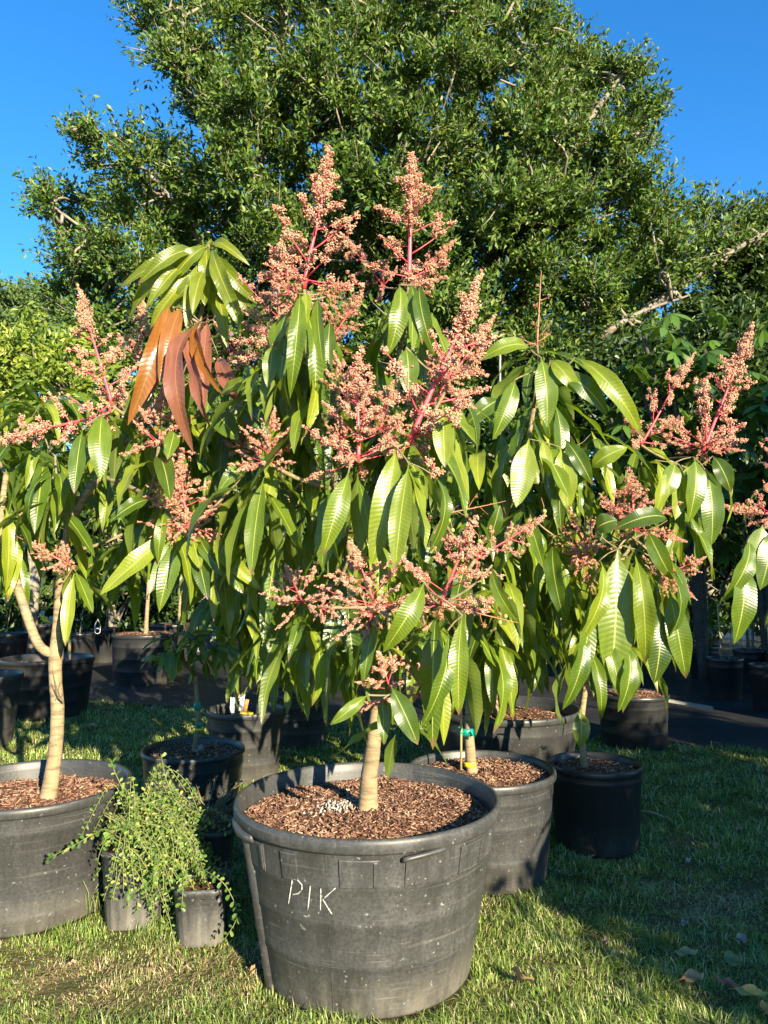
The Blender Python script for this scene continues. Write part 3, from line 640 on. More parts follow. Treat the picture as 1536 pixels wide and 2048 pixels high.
for a, b, w_, d, v, rl in [((697, 945), (645, 1112), 46, 1.80, 2, .3), ((792, 895), (742, 1130), 58, 1.88, 1, .2), ((818, 930), (790, 1142), 46, 1.82, 0, -.2), ((865, 950), (853, 1112), 30, 1.86, 4, .9),
    ((600, 588), (580, 798), 36, 2.02, 3, .2), ((636, 590), (646, 725), 30, 2.03, 0, -.6), ((612, 585), (612, 650), 24, 2.01, 1, 0), ((798, 570), (776, 712), 40, 2.06, 3, .4), ((842, 572), (872, 720), 34, 2.05, 4, -.4), ((822, 566), (845, 690), 30, 2.07, 2, -.1), ((812, 695), (816, 790), 46, 2.0, 1, .1),
    ((886, 812), (890, 935), 46, 1.92, 0, -.1), ((848, 1165), (766, 1305), 46, 1.70, 4, .4), ((925, 1232), (918, 1432), 40, 1.70, 2, -.2), ((895, 1262), (842, 1455), 36, 1.70, 3, .5), ((912, 1262), (905, 1420), 34, 1.73, 0, .4), ((782, 1372), (836, 1490), 44, 1.70, 1, -.1), ((985, 1130), (1040, 1248), 26, 1.85, 4, -.8),
    ((545, 690), (535, 775), 34, 2.1, 1, .2), ((572, 670), (560, 760), 30, 2.1, 0, .2), ((660, 640), (655, 760), 30, 2.15, 2, .1), ((765, 1400), (768, 1490), 26, 1.75, 2, .1), ((735, 1390), (660, 1450), 26, 1.80, 3, .4)]:
    T1.leafpx(a, b, w_ * .93, d - .12, var=v, roll=rl)
T1.fill(690, 1060, 180, 240, 2.2, .26, 14, 8, .25)
T1.fill(800, 760, 110, 140, 2.22, .20, 5, 8, .24)
T1.fill(600, 800, 90, 130, 2.2, .18, 5, 8, .24)
T1.fill(790, 1230, 130, 50, 2.1, .2, 4, 7, .21)
FR = Geo(); FR.add(*lathe([(.0, .0), (.35, .12), (.5, .45), (.46, .75), (.25, .97), (.0, 1.05)], 10)); FR = FR.mesh('fruitlet', FRUIT)
for px_, py_ in [(893, 1022), (898, 1036), (888, 1052), (904, 1056), (1088, 1018), (1012, 1228), (880, 1322), (958, 1078), (1000, 1240), (868, 1250)]:
    o = link('fruitlet', FR, T1.root, P(px_, py_, 1.84) - T1.root.location); o.scale = (.011,) * 3; o.rotation_euler = (3.0, random.uniform(-.4, .4), 0)
    st_ = Geo(); st_.add(*tube([(0, 0, -.05), (.1, 0, -.8), (random.uniform(-1.5, 1.5), .3, -2.6)], [.08, .07, .06], 5)); link('fruit_stalk', st_.mesh('fruit_stalk', STEM_SP), o)
# ---- forked mango on the left
T2 = Tree('mango tree with forked pale trunk and bronze young leaves', (pot_x(113, 2.61), 2.61, soil_L), [(114, 1572, 2.61, .0265), (111, 1500, 2.61, .0225), (115, 1420, 2.61, .0220), (111, 1360, 2.60, .0210), (111, 1312, 2.60, .0225), (116, 1250, 2.60, .0180), (122, 1160, 2.58, .0160), (142, 1050, 2.55, .0140), (200, 950, 2.52, .0120), (290, 850, 2.50, .0100)])
T2.limb('limb', [(112, 1312, 2.60, .0165), (78, 1290, 2.59, .0160), (52, 1225, 2.58, .0155), (30, 1155, 2.56, .0145), (14, 1100, 2.55, .0135), (2, 1040, 2.55, .011), (12, 950, 2.56, .009)], BARK_T, 12)
T2.limb('limb', [(290, 850, 2.50, .0100), (350, 770, 2.48, .009), (385, 690, 2.46, .008), (408, 600, 2.45, .007), (418, 500, 2.45, .005)], BARK_G, 10)
T2.panicle((225, 812), (158, 570), 2.42, 2.42, idx=4, n=7, L=.25)
T2.panicle((222, 825), (-20, 893), 2.42, 2.42, idx=2, n=0)
T2.panicle((374, 1062), (362, 905), 2.24, 2.24, idx=1, n=0, fat=1.5)
T2.panicle((318, 890), (325, 772), 2.30, 2.30, fam=PFAT, idx=0, n=6, L=.24, fat=1.1)
T2.panicle((300, 830), (270, 780), 2.40, 2.40, fam=PFAT, idx=1, n=0, fat=1.1)
T2.panicle((515, 905), (560, 850), 2.2, 2.2, idx=3, n=0, fat=1.3)
T2.panicle((335, 1000), (345, 915), 2.24, 2.24, fam=PFAT, idx=1, n=4, L=.22, fat=1.2)
T2.panicle((370, 1050), (300, 1075), 2.2, 2.2, fam=PFAT, idx=0, n=0, fat=.8)
T2.panicle((375, 1050), (455, 1080), 2.2, 2.2, fam=PFAT, idx=1, n=0, fat=.7)
T2.panicle((372, 1050), (362, 1130), 2.30, 2.28, fam=PFAT, idx=1, n=0, fat=.7)
T2.panicle((148, 1135), (22, 1068), 2.50, 2.48, fam=PSP, idx=1, n=0)
T2.panicle((140, 1130), (50, 1075), 2.5, 2.5, idx=0, n=5, L=.22)
T2.panicle((275, 720), (283, 590), 2.62, 2.62, idx=0, n=5, L=.22)
T2.panicle((485, 725), (430, 640), 2.6, 2.6, idx=1, n=5, L=.24)
T2.panicle((562, 1050), (498, 1005), 2.45, 2.45, fam=PSP, idx=0, n=4, L=.22)
T2.panicle((560, 1055), (522, 1105), 2.45, 2.45, idx=0, n=0, fat=.8)
T2.panicle((480, 900), (492, 820), 2.40, 2.40, fam=PFAT, idx=1, n=5, L=.24, fat=.8)
for a, b, w_, v, rl in [((342, 622), (255, 852), 52, 3, .3), ((362, 632), (318, 765), 44, 2, .2), ((400, 650), (388, 908), 54, 4, -.1), ((420, 640), (424, 862), 40, 3, -.5), ((440, 730), (485, 812), 44, 1, -.2), ((352, 625), (285, 815), 44, 0, .5), ((410, 650), (405, 830), 40, 0, .1), ((432, 645), (445, 790), 36, 4, -.6)]:
    T2.leafpx((a[0] + random.uniform(-6, 6), a[1] + random.uniform(-18, 6)), b, w_ * .78, 2.37 + random.uniform(-.03, .03), 2.27 + random.uniform(-.05, .07), 'r', v, rl + random.uniform(-.4, .4))
for a, b, w_, v, rl in [((400, 495), (240, 575), 34, 4, .5), ((395, 500), (290, 600), 34, 3, .4), ((405, 500), (350, 600), 34, 3, .3), ((415, 495), (385, 620), 34, 2, .1), ((425, 490), (440, 640), 36, 3, -.2), ((430, 495), (490, 650), 38, 4, -.4), ((432, 490), (520, 600), 34, 4, -.6), ((410, 500), (255, 640), 30, 3, .3), ((425, 500), (470, 600), 36, 2, -.2), ((410, 500), (320, 640), 36, 1, .3), ((420, 495), (330, 520), 30, 4, .2), ((428, 495), (500, 520), 26, 4, -.3), ((420, 500), (410, 600), 32, 1, .0), ((400, 497), (275, 560), 36, 4, .6), ((405, 500), (300, 660), 34, 2, .3), ((428, 498), (505, 680), 36, 3, -.3), ((415, 500), (372, 660), 36, 0, .1), ((428, 500), (455, 680), 36, 1, -.1), ((430, 497), (530, 640), 32, 4, -.5), ((412, 498), (340, 570), 38, 3, .4)]:
    T2.leafpx((a[0] + random.uniform(-14, 10), a[1] + random.uniform(-14, 60)), (b[0], b[1] + random.uniform(-5, 25)), w_ * .85, 2.45 + random.uniform(-.05, .05), 2.36 + random.uniform(-.06, .1), 'y', v, rl)
for a, b, w_, v, rl in [((352, 1062), (200, 1190), 40, 1, .4), ((360, 1066), (298, 1188), 34, 0, .3), ((366, 1070), (318, 1225), 40, 2, .2), ((384, 1068), (402, 1140), 32, 1, -.1), ((392, 1070), (416, 1200), 36, 0, -.2), ((400, 1068), (462, 1165), 26, 3, -.5), ((408, 1065), (490, 1190), 40, 1, -.2), ((410, 1060), (526, 1185), 34, 2, -.4),
    ((165, 860), (148, 988), 34, 0, .2), ((205, 830), (200, 962), 46, 2, .3), ((440, 790), (508, 768), 40, 1, -.1), ((475, 810), (545, 870), 40, 3, -.3), ((430, 820), (475, 880), 48, 0, -.2), ((500, 930), (435, 985), 34, 4, .3), ((528, 925), (580, 1005), 44, 2, -.3), ((300, 1000), (218, 1045), 30, 3, .3), ((350, 860), (335, 920), 30, 1, .3)]:
    T2.leafpx(a, b, w_ * .93, 2.26, 2.18, 'g', v, rl)
T2.fill(330, 960, 180, 170, 2.58, .22, 13, 8, .25)
T2.fill(80, 960, 130, 110, 2.62, .2, 7, 8, .23)
T2.fill(430, 780, 90, 90, 2.55, .2, 4, 8, .25)
# ---- staked mango behind
T10 = Tree('staked mango tree with a bare spent flower spike on top', (pot_x(940, 2.89), 2.89, soil_10), [(940, 1532, 2.89, .020), (938, 1460, 2.89, .0175), (940, 1400, 2.88, .016), (945, 1290, 2.88, .014), (975, 1150, 2.88, .012), (1020, 1000, 2.88, .011), (1060, 860, 2.86, .009), (1078, 730, 2.84, .007)])
T10.panicle((1074, 690), (1083, 540), 2.82, 2.82, fam=PSP, idx=0, n=10, L=.27)
T10.panicle((1074, 690), (990, 660), 2.82, 2.82, fam=PSP, idx=1, n=0, br=False, fat=.6)
T10.panicle((880, 1030), (1015, 1000), 2.5, 2.5, fam=PSP, idx=1, n=0)
for a, b, w_, v, rl in [((1082, 715), (1094, 855), 48, 1, 0), ((1062, 700), (958, 722), 36, 4, .3), ((1110, 745), (1215, 830), 46, 3, -.2), ((1100, 720), (1160, 790), 36, 4, -.5), ((1150, 715), (1285, 875), 40, 4, -.4), ((1058, 878), (1032, 1015), 52, 0, .1), ((1120, 895), (1136, 1022), 46, 1, -.1), ((1085, 880), (1098, 955), 26, 0, 0), ((1130, 880), (1185, 970), 34, 3, -.4), ((1030, 760), (985, 880), 40, 2, .4), ((1000, 800), (930, 850), 40, 3, .3), ((1180, 940), (1255, 895), 40, 3, .0), ((980, 1080), (1000, 1010), 30, 1, .2)]:
    T10.leafpx(a, b, w_ * .93, 2.58, 2.54, 'g', v, rl)
T10.fill(1070, 960, 140, 200, 2.86, .25, 17, 9, .26)
T10.fill(930, 1150, 130, 140, 2.8, .22, 8, 8, .25)
T10.fill(990, 1240, 110, 60, 2.9, .2, 6, 8, .23)
# ---- flowering mango over the lawn edge
T11 = Tree('mango tree with broad drooping leaf in glossy pot', (pot_x(1160, 3.14), 3.14, soil_11), [(1160, 1520, 3.14, .0135), (1163, 1450, 3.14, .0125), (1170, 1380, 3.13, .012), (1180, 1290, 3.10, .012), (1205, 1180, 3.02, .011), (1240, 1090, 2.9, .010)])
T11.limb('limb', [(1205, 1180, 3.02, .011), (1270, 1080, 3.0, .010), (1350, 1000, 2.98, .009), (1395, 930, 2.95, .007)], BARK_G, 10)
T11.panicle((1270, 1062), (1250, 935), 2.58, 2.58, idx=1, n=3, L=.24, fat=1.7)
T11.panicle((1172, 1095), (1138, 1020), 2.8, 2.78, fam=PFAT, idx=0, n=6, L=.24, fat=1.25)
T11.panicle((1160, 1110), (1185, 1190), 2.66, 2.66, fam=PFAT, idx=1, n=0, fat=.8)
T11.panicle((1185, 1110), (1130, 1090), 2.64, 2.64, fam=PFAT, idx=0, n=0, fat=1.)
T11.panicle((1260, 1040), (1200, 985), 2.62, 2.62, idx=1, n=0, fat=1.)
T11.panicle((1325, 1150), (1412, 1112), 2.62, 2.6, fam=PFAT, idx=1, n=4, L=.22, fat=1.0)
T11.panicle((1290, 1065), (1375, 1085), 2.75, 2.75, idx=2, n=0)
T11.panicle((1330, 1150), (1395, 1200), 2.72, 2.7, idx=0, n=0)
T11.panicle((1282, 890), (1392, 708), 2.9, 2.9, idx=4, n=7, L=.26, fat=.85)
T11.panicle((1405, 905), (1503, 650), 2.9, 2.9, idx=0, n=8, L=.27, fat=.95)
T11.panicle((1405, 895), (1300, 862), 2.92, 2.9, idx=3, n=0, fat=.8)
T11.panicle((1405, 895), (1490, 900), 2.92, 2.9, idx=1, n=0, fat=.8)
for a, b, w_, v, rl in [((1236, 1098), (1222, 1368), 78, 0, .05), ((1312, 1120), (1325, 1296), 36, 4, .9), ((1316, 1212), (1308, 1368), 50, 1, .1), ((1338, 1180), (1372, 1358), 46, 2, -.3), ((1252, 1290), (1236, 1424), 36, 3, .3), ((1295, 1060), (1345, 1160), 36, 4, -.6), ((1190, 1060), (1235, 1040), 44, 3, .0), ((1200, 1120), (1150, 1290), 34, 3, .6), ((1180, 1180), (1140, 1390), 40, 1, .4), ((1210, 1270), (1245, 1400), 30, 2, -.2), ((1270, 1110), (1290, 1330), 40, 3, -.2), ((1165, 1250), (1125, 1420), 34, 3, .3), ((1160, 1420), (1160, 1495), 34, 1, 0),
    ((1388, 915), (1376, 1045), 44, 2, .2), ((1415, 948), (1422, 1092), 46, 1, -.1), ((1425, 912), (1462, 985), 36, 3, -.4), ((1350, 925), (1322, 1000), 40, 2, .3), ((1310, 920), (1300, 1050), 28, 3, .4), ((1335, 1040), (1225, 1060), 40, 4, .1), ((1365, 940), (1350, 1040), 36, 0, .2)]:
    T11.leafpx(a, b, w_ * .95, 3.1 if a[1] > 1400 else 2.48 if a[1] > 1000 else 2.74, None, 'g', v, rl)
T11.fill(1210, 1150, 110, 130, 3.12, .16, 11, 8, .25)
T11.fill(1330, 990, 90, 70, 3.05, .15, 4, 8, .24)
# ---- the mangoes behind
T12 = Tree('leafy mango tree rising from the very wide pot', (pot_x(990, 3.95), 3.95, soil_12), [(988, 1420, 3.95, .016), (985, 1340, 3.95, .014), (985, 1200, 3.95, .013), (960, 1050, 3.95, .011), (900, 900, 3.95, .009)])
T12.fill(930, 1060, 190, 210, 3.8, .3, 22, 9, .26)
T12.fill(960, 1240, 170, 70, 3.8, .3, 9, 8, .25)
T13 = Tree('mango tree in the shiny pot on the fabric edge', (pot_x(1250, 4.95), 4.95, soil_13), [(1250, 1385, 4.95, .015), (1248, 1300, 4.95, .014), (1245, 1150, 4.95, .012), (1230, 1020, 4.95, .010)])
T13.fill(1200, 1060, 150, 170, 4.7, .35, 22, 9, .27)
T13.fill(1200, 1240, 130, 60, 4.9, .3, 8, 8, .25)
T14 = Tree('mango tree with sideways flower spike at the row end', (pot_x(1715, 3.5), 3.5, soil_14), [(1715, 1500, 3.5, .016), (1710, 1400, 3.5, .014), (1690, 1250, 3.45, .012), (1640, 1120, 3.4, .010)])
T14.panicle((1590, 1035), (1452, 1008), 3.2, 3.1, idx=1, n=6, L=.25)
T14.panicle((1570, 940), (1560, 800), 3.3, 3.3, idx=0, n=7, L=.25)
for a, b, w_, v, rl in [((1495, 1075), (1446, 1202), 36, 3, .4), ((1486, 1125), (1468, 1288), 48, 2, .1), ((1525, 1050), (1505, 1145), 50, 0, .2), ((1540, 1060), (1520, 1180), 44, 1, .0)]:
    T14.leafpx(a, b, w_, 3.0, None, 'g', v, rl)
T14.branch(P(1500, 1080, 3.02))
T14.fill(1640, 1060, 110, 130, 3.4, .25, 9, 8, .25)
T4 = Tree('slim mango tree in the pot with plant tags', (pot_x(480, 4.13), 4.13, soil_4), [(480, 1425, 4.13, .014), (478, 1330, 4.13, .013), (475, 1200, 4.13, .012), (480, 1060, 4.13, .010), (490, 920, 4.1, .008)])
T4.fill(500, 1090, 110, 190, 4.1, .3, 20, 9, .26)
T4.fill(520, 1260, 90, 60, 4.1, .25, 8, 8, .24)
T5 = Tree('mango tree in the pot behind the tagged pot', (pot_x(600, 4.95), 4.95, soil_5), [(558, 1385, 4.95, .013), (560, 1300, 4.95, .012), (575, 1150, 4.95, .011), (600, 1000, 4.95, .009)])
T5.root.location = T5.root.location
T5.fill(620, 1080, 140, 170, 4.8, .35, 20, 9, .26)
T5.fill(640, 1250, 120, 60, 4.8, .3, 9, 8, .25)
T6 = Tree('bushy mango tree in the scuffed pot on sunny grass', (pot_x(-30, 4.9), 4.9, soil_6), [(-30, 1345, 4.9, .016), (-25, 1250, 4.9, .014), (0, 1100, 4.85, .012), (30, 950, 4.8, .010)])
T6.fill(40, 880, 160, 150, 4.2, .4, 30, 9, .27, el=(-55, 15))
T7 = Tree('mango tree in the large shaded pot', (pot_x(128, 6.0), 6.0, soil_7), [(128, 1305, 6.0, .022), (126, 1200, 6.0, .02), (130, 1080, 6.0, .017), (140, 950, 6.0, .014)])
T7.fill(150, 930, 170, 160, 5.6, .5, 24, 9, .28, tone='gggy', el=(-65, 5))
T8 = Tree('mango tree in the tall pot in deep shade', (pot_x(296, 7.65), 7.65, soil_8), [(296, 1258, 7.65, .02), (296, 1190, 7.65, .018), (300, 1090, 7.65, .016), (310, 980, 7.65, .012)])
T8.fill(310, 1000, 150, 130, 7.4, .5, 24, 9, .28)
T8.fill(300, 1130, 160, 50, 7.4, .4, 8, 9, .26)
T9 = Tree('far mango tree over the sunlit mulch pot', (pot_x(362, 9.0), 9.0, soil_9), [(362, 1240, 9.0, .025), (362, 1190, 9.0, .02), (370, 1090, 9.0, .016)])
T9.fill(430, 1010, 150, 100, 8.8, .5, 16, 9, .28)
# small young mango with drooping crown
T3 = Tree('young mango with small drooping crown tied in green tape', (pot_x(397, 3.54), 3.54, soil_3), [(397, 1500, 3.54, .0125), (396, 1440, 3.54, .011), (394, 1390, 3.54, .010), (390, 1350, 3.54, .009)], BARK_G, None, 10)
for p in [(345, 1282), (370, 1290), (396, 1268), (425, 1278), (450, 1290), (330, 1300), (410, 1300)]: T3.whorl(P(p[0], p[1], 3.54 + random.uniform(-.08, .08)), 8, .14, 'g', (-75, 5), wr=.26)
# foliage behind the small pots on the right and left rows: thin stakes and seedlings
def seedling(label, pot, px, d, h, n, tone='g', group=None):
    root, sz = pot
    T = Tree(label, (root.location.x, root.location.y, sz), [(px, 1, d, .006), (px, 1, d, .006)] if False else [(px, HOR + (CAMH - sz) / d * F, d, .007), (px + 3, HOR + (CAMH - sz - h * .5) / d * F, d, .006), (px, HOR + (CAMH - sz - h) / d * F, d, .005)], BARK_G, group, 7)
    for i in range(n): T.whorl(P(px + random.uniform(-30, 30), HOR + (CAMH - sz - h * random.uniform(.6, 1.)) / d * F, d + random.uniform(-.1, .1)), 8, .2)
def stake(label, a, b, r, mat, group=None):
    g = Geo(); A = Vector(a); g.add(*tube([Vector((0, 0, 0)), (Vector(b) - A) * .5 + Vector((.002, 0, 0)), Vector(b) - A], r, 8)); o = link('stake', g.mesh('stake', mat), None, A); return tag(o, label, 'stake', group)
for i, ((pot, sz), px, d) in enumerate(RROW):
    for k_ in range(2):
        p = pot.location + Vector((random.uniform(-.08, .08), random.uniform(-.08, .08), sz - pot.location.z - .02)); stake('thin pale stake standing in a shaded small pot', p, p + Vector((random.uniform(-.06, .06), random.uniform(-.04, .04), random.uniform(.35, .55))), .005, BAMBOO, 'stakes in the shaded pots')
    if i in (2, 3): seedling('young mango seedling in a shaded small pot', (pot, sz), px, d, .5, 4, group='seedlings in the shaded pots')
for (pot, sz), px, d in LROW[:4]: seedling('young mango in the far shaded row', (pot, sz), px, d, .8, 6, group='young mangoes in the far row')
# ------------------------------------------------------------------ stakes, ties and tags
def at_root(name, g, mat, loc, label, cat, group=None, smooth=True):
    return tag(link(name, g.mesh(name, mat, smooth=smooth), None, loc), label, cat, group)
stake('thin bamboo stake tied to the mango stem with green tape', P(922, 1540, 2.84), P(921, 1300, 2.84), .0045, BAMBOO)
stake('white plastic pole standing up among the mango leaves', Vector((P(1000, 1440, 3.7).x, 3.7, .34)), P(1000, 683, 3.7), .0055, GREYP)
stake('bamboo stake tied beside the stem in the large shaded pot', Vector((P(140, 1300, 5.9).x, 5.9, soil_7 - .03)), P(139, 1130, 5.9), .012, BAMBOO)
stake('pale stake leaning beside the wide pot stem', P(972, 1420, 3.85), P(968, 1290, 3.85), .008, BAMBOO)
for px_, top_ in ((1483, 952), (1503, 945)):
    stake('tall thin pale stake rising from a shaded pot on the fabric', Vector((pot_x(1490, 7.3) + (px_ - 1490) * .0025, 7.3, .33)), P(px_, top_, 7.3), .012, GREYP, 'tall pale stakes on the right')
def tie(label, px, py, d, r, hpx, mat, knot=True):
    c = P(px, py, d); g = Geo(); n = 20; a = np.linspace(0, 2 * np.pi, n, endpoint=False); h = hpx * MPX(d)
    g.add(*lathe([(r, -h / 2), (r + .002, -h / 2), (r + .003, 0), (r + .002, h / 2), (r, h / 2)], n))
    if knot:
        for s in (-1, 1):
            pts = [(s * r * .2, -r - .001, 0), (s * r * .5, -r - .008, .004), (s * r * .9, -r - .007, -.010 - .006 * s)]
            V_, q_, t2 = tube(smooth_path(pts, 4), .0028, 6); g.add(V_, q_, t2)
    return at_root('plant_tie', g, mat, c, label, 'plant tie')
tie('green tape tying the mango stem to its bamboo stake', 932, 1462, 2.875, .030, 14, TAPE)
tie('yellow band round the staked mango stem', 940, 1528, 2.89, .0215, 9, YELL, False)
tie('green tape knotted low on the young mango stem', 399, 1448, 3.54, .0145, 8, TAPE)
tie('green tape wound higher on the young mango stem', 395, 1412, 3.54, .0135, 14, TAPE)
tie('yellow ring at the foot of the young mango', 398, 1458, 3.54, .0150, 4, YELL, False)
tie('green tape on the stem in the large shaded pot', 133, 1282, 5.95, .042, 9, TAPE)
def tagplate(label, px, py, d, wpx, hpx, mat, tilt=0.):
    c = P(px, py, d); k_ = MPX(d); g = Geo(); g.add(*box((0, 0, 0), wpx * k_, .0015, hpx * k_, Matrix.Rotation(tilt, 3, 'Y')))
    return at_root('plant_tag', g, mat, c, label, 'plant tag', smooth=False)
tagplate('grey white plant tag standing in the tall pot', 465, 1410, 4.04, 9, 30, WHITE, .05)
tagplate('white plant tag standing beside green tape', 484, 1404, 4.02, 8, 34, WHITE, .12)
tagplate('orange striped plant tag standing in the pot', 492, 1412, 4.01, 7, 26, ORANGE, .2)
c = P(494, 1426, 4.0); g = Geo(); g.add(*box((0, 0, 0), 24 * MPX(4), .03, .008, Matrix.Rotation(.1, 3, 'Y'))); at_root('plant_tag', g, YELL, c, 'bright yellow tag lying on the pot rim', 'plant tag', smooth=False)
tie('green tape holding the tags to the slim mango', 480, 1404, 4.11, .017, 6, TAPE, False)
g = Geo(); g.add(*balls([(0, 0, 0)], [.02])); at_root('stone', g, GREY, P(402, 1496, 3.46), 'round grey stone on the mulch by the young mango', 'stone')
a, b = P(1318, 1378, 5.4), P(1425, 1396, 5.3); g = Geo(); dv = b - a; rot = dv.to_track_quat('X', 'Z').to_matrix()
g.add(*box(dv / 2, dv.length, .05, .018, rot)); at_root('wood_strip', g, PIPE, (a.x, a.y, .21), 'weathered pale wood strip propped beside the shiny pot', 'wood strip', smooth=False)
g = Geo(); g.add(*box((0, 0, .1), .1, .1, .2)); 
g2 = Geo(); an = np.linspace(0, 2 * np.pi, 16); c = P(195, 1262, 8.4); rr = .03
pts = [(rr * math.cos(x), 0, rr * math.sin(x)) for x in an] + [(.03, 0, .07), (.0, 0, .13), (-.03, 0, .07), (-.028, 0, .0)]
g2.add(*tube(pts, .004, 6)); at_root('wire_hook', g2, METAL, c, 'small wire hook hanging on a far shaded pot', 'wire hook')
# ------------------------------------------------------------------ lizard on the pale trunk
lz = [(104, 1338), (107, 1352), (110, 1364), (112, 1376), (113.5, 1383), (116, 1390), (119, 1396), (123, 1400), (127, 1404)]
lr = [.0008, .0014, .002, .0032, .0052, .0058, .0048, .0042, .0022]
dl = 2.576
base = P(114, 1383, dl)
verts = [P(x, y, dl - (.004 if i > 3 else .002)) - base for i, (x, y) in enumerate(lz)]; edges = [(i, i + 1) for i in range(len(lz) - 1)]; rads = list(lr)
def leg(root_i, pts):
    prev = root_i
    for (x, y, r) in pts: verts.append(P(x, y, dl) - base); rads.append(r); edges.append((prev, len(verts) - 1)); prev = len(verts) - 1
leg(4, [(107.5, 1380, .0022), (104.5, 1371, .0015), (102.5, 1367, .001)]); leg(4, [(117, 1378, .0022), (119.5, 1370, .0015), (120.5, 1363, .001)])
leg(6, [(113.5, 1394, .0018), (111.5, 1398, .0012), (111, 1401, .0009)]); leg(6, [(123.5, 1393, .0018), (125, 1389, .0012), (126, 1387, .0009)])
me = bpy.data.meshes.new('lizard'); me.from_pydata([tuple(v) for v in verts], edges, []); me.materials.append(LIZ)
o = link('lizard', me, None, base); md = o.modifiers.new('skin', 'SKIN'); o.modifiers.new('sub', 'SUBSURF').levels = 1
lay = me.skin_vertices[0].data if me.skin_vertices else None
if lay is None:
    import bmesh
    bm = bmesh.new(); bm.from_mesh(me); ly = bm.verts.layers.skin.verify(); bm.verts.ensure_lookup_table()
    for i, v in enumerate(bm.verts): v[ly].radius = (rads[i], rads[i]); v[ly].use_root = (i == 4)
    bm.to_mesh(me); bm.free()
else:
    for i, s_ in enumerate(lay): s_.radius = (rads[i], rads[i]); s_.use_root = (i == 4)
o.modifiers['sub'].render_levels = 1
tag(o, 'small brown lizard clinging head down to the pale trunk', 'lizard')
# ------------------------------------------------------------------ small shrubs by the ribbed pots
def trailing(label, base, paths, mat, tmat, lsize, step, twr=.0016, cat='shrub', dens=1.0):
    root = thing('trailing_shrub', label, cat, base); gs = Geo(); C = []; D = []; Nn = []; Ls = []
    for pts in paths:
        pp = smooth_path(pts, 6) - np.array(tuple(base)); gs.add(*tube(pp, np.linspace(twr, twr * .5, len(pp)), 5))
        seg = np.linalg.norm(np.diff(pp, axis=0), axis=1); cum = np.concatenate([[0], np.cumsum(seg)]); s = step * 2
        side = 1
        while s < cum[-1]:
            if random.random() < dens:
                q = np.array([np.interp(s, cum, pp[:, k_]) for k_ in range(3)]); q2 = np.array([np.interp(min(cum[-1], s + .01), cum, pp[:, k_]) for k_ in range(3)])
                t = unit(q2 - q + 1e-6); sd = unit(np.cross(t, np.array([0, -.7, .7]))) * side
                C.append(q); D.append(sd * .9 + t * .5 + rng.normal(0, .3, 3)); Nn.append(np.array([0, -.5, .8]) + rng.normal(0, .4, 3)); Ls.append(lsize * random.uniform(.65, 1.25)); side = -side
            s += step * random.uniform(.6, 1.3)
    link('stems', gs.mesh('stems', tmat), root)
    g = Geo(); Ls = np.array(Ls); C = np.array(C); D = np.array(D); Nn = np.array(Nn)
    # obovate six sided leaves
    D = unit(D); S = unit(np.cross(D, Nn)); Nn = np.cross(S, D); k_ = len(C); Lc = Ls[:, None]; W_ = Lc * .62
    V = np.stack([C, C + D * Lc * .45 + S * W_ * .42 + Nn * Lc * .06, C + D * Lc * .85 + S * W_ * .4 + Nn * Lc * .04, C + D * Lc, C + D * Lc * .85 - S * W_ * .4 + Nn * Lc * .04, C + D * Lc * .45 - S * W_ * .42 + Nn * Lc * .06], 1)
    b = (np.arange(k_) * 6)[:, None]
    g.add(V.reshape(-1, 3), np.concatenate([b + np.array([[0, 1, 2, 3]]), b + np.array([[0, 3, 4, 5]])], 0)); tag(link('foliage', g.mesh('foliage', mat, smooth=False), root), kind='stuff')
    return root
paths = []
b0 = Vector((PA[0], PA[1], .21))
for i in range(85):
    az = random.uniform(0, 6.28); reach = random.uniform(.05, .22); up = random.uniform(-.02, .22)
    e = b0 + Vector((math.cos(az) * reach * 1.1 + .07, math.sin(az) * reach * .7 - .02, up - reach * .5)); mid = b0 + Vector((math.cos(az) * reach * .45 + .02, math.sin(az) * reach * .35, up * random.uniform(.7, 1.25)))
    paths.append([b0 + Vector((random.uniform(-.04, .04), random.uniform(-.04, .04), 0)), mid, e])
for i in range(60):
    a = Vector((random.uniform(-.1, .12), random.uniform(-.08, .06), random.uniform(.05, .16))) + b0; d = Vector((random.uniform(.02, .20), random.uniform(-.12, .06), random.uniform(-.16, .04)))
    paths.append([a, a + d * .5 + Vector((0, 0, .02)), a + d])
for i in range(110):
    a = Vector((random.uniform(-.06, .17), random.uniform(-.13, .0), random.uniform(-.02, .13))) + b0; d = Vector((random.uniform(.0, .16), random.uniform(-.13, -.02), random.uniform(-.19, .02)))
    paths.append([a, a + d * .5 + Vector((.01, 0, .03)), a + d])
trailing('pale green small leaved shrub tumbling over the ribbed pots', b0, paths, SMALLLEAF, TWIG, .0128, .0105)
hp = []
for pl, d in [([(215, 1655), (180, 1672), (140, 1695), (92, 1718)], 2.24), ([(270, 1650), (250, 1590), (228, 1540), (222, 1520)], 2.42), ([(365, 1640), (345, 1590), (330, 1550), (322, 1508)], 2.42), ([(390, 1730), (440, 1760), (462, 1790), (475, 1830), (455, 1870), (440, 1885)], 2.2), ([(320, 1690), (315, 1740), (290, 1770), (255, 1790)], 2.26), ([(365, 1740), (366, 1780), (362, 1820)], 2.24), ([(300, 1650), (235, 1660), (205, 1680)], 2.3), ([(400, 1650), (395, 1620), (380, 1580)], 2.4), ([(230, 1640), (215, 1670), (200, 1705), (195, 1725)], 2.3)]:
    hp.append([P(x, y, d + (.12 if i == 0 else 0)) for i, (x, y) in enumerate(pl)])
trailing('bright green runner shoots arching out of the small leaved shrub', hp[0][0], hp, SMALLLEAF, TWIG, .018, .011)
paths = []
b1 = Vector((PC[0], PC[1], .18))
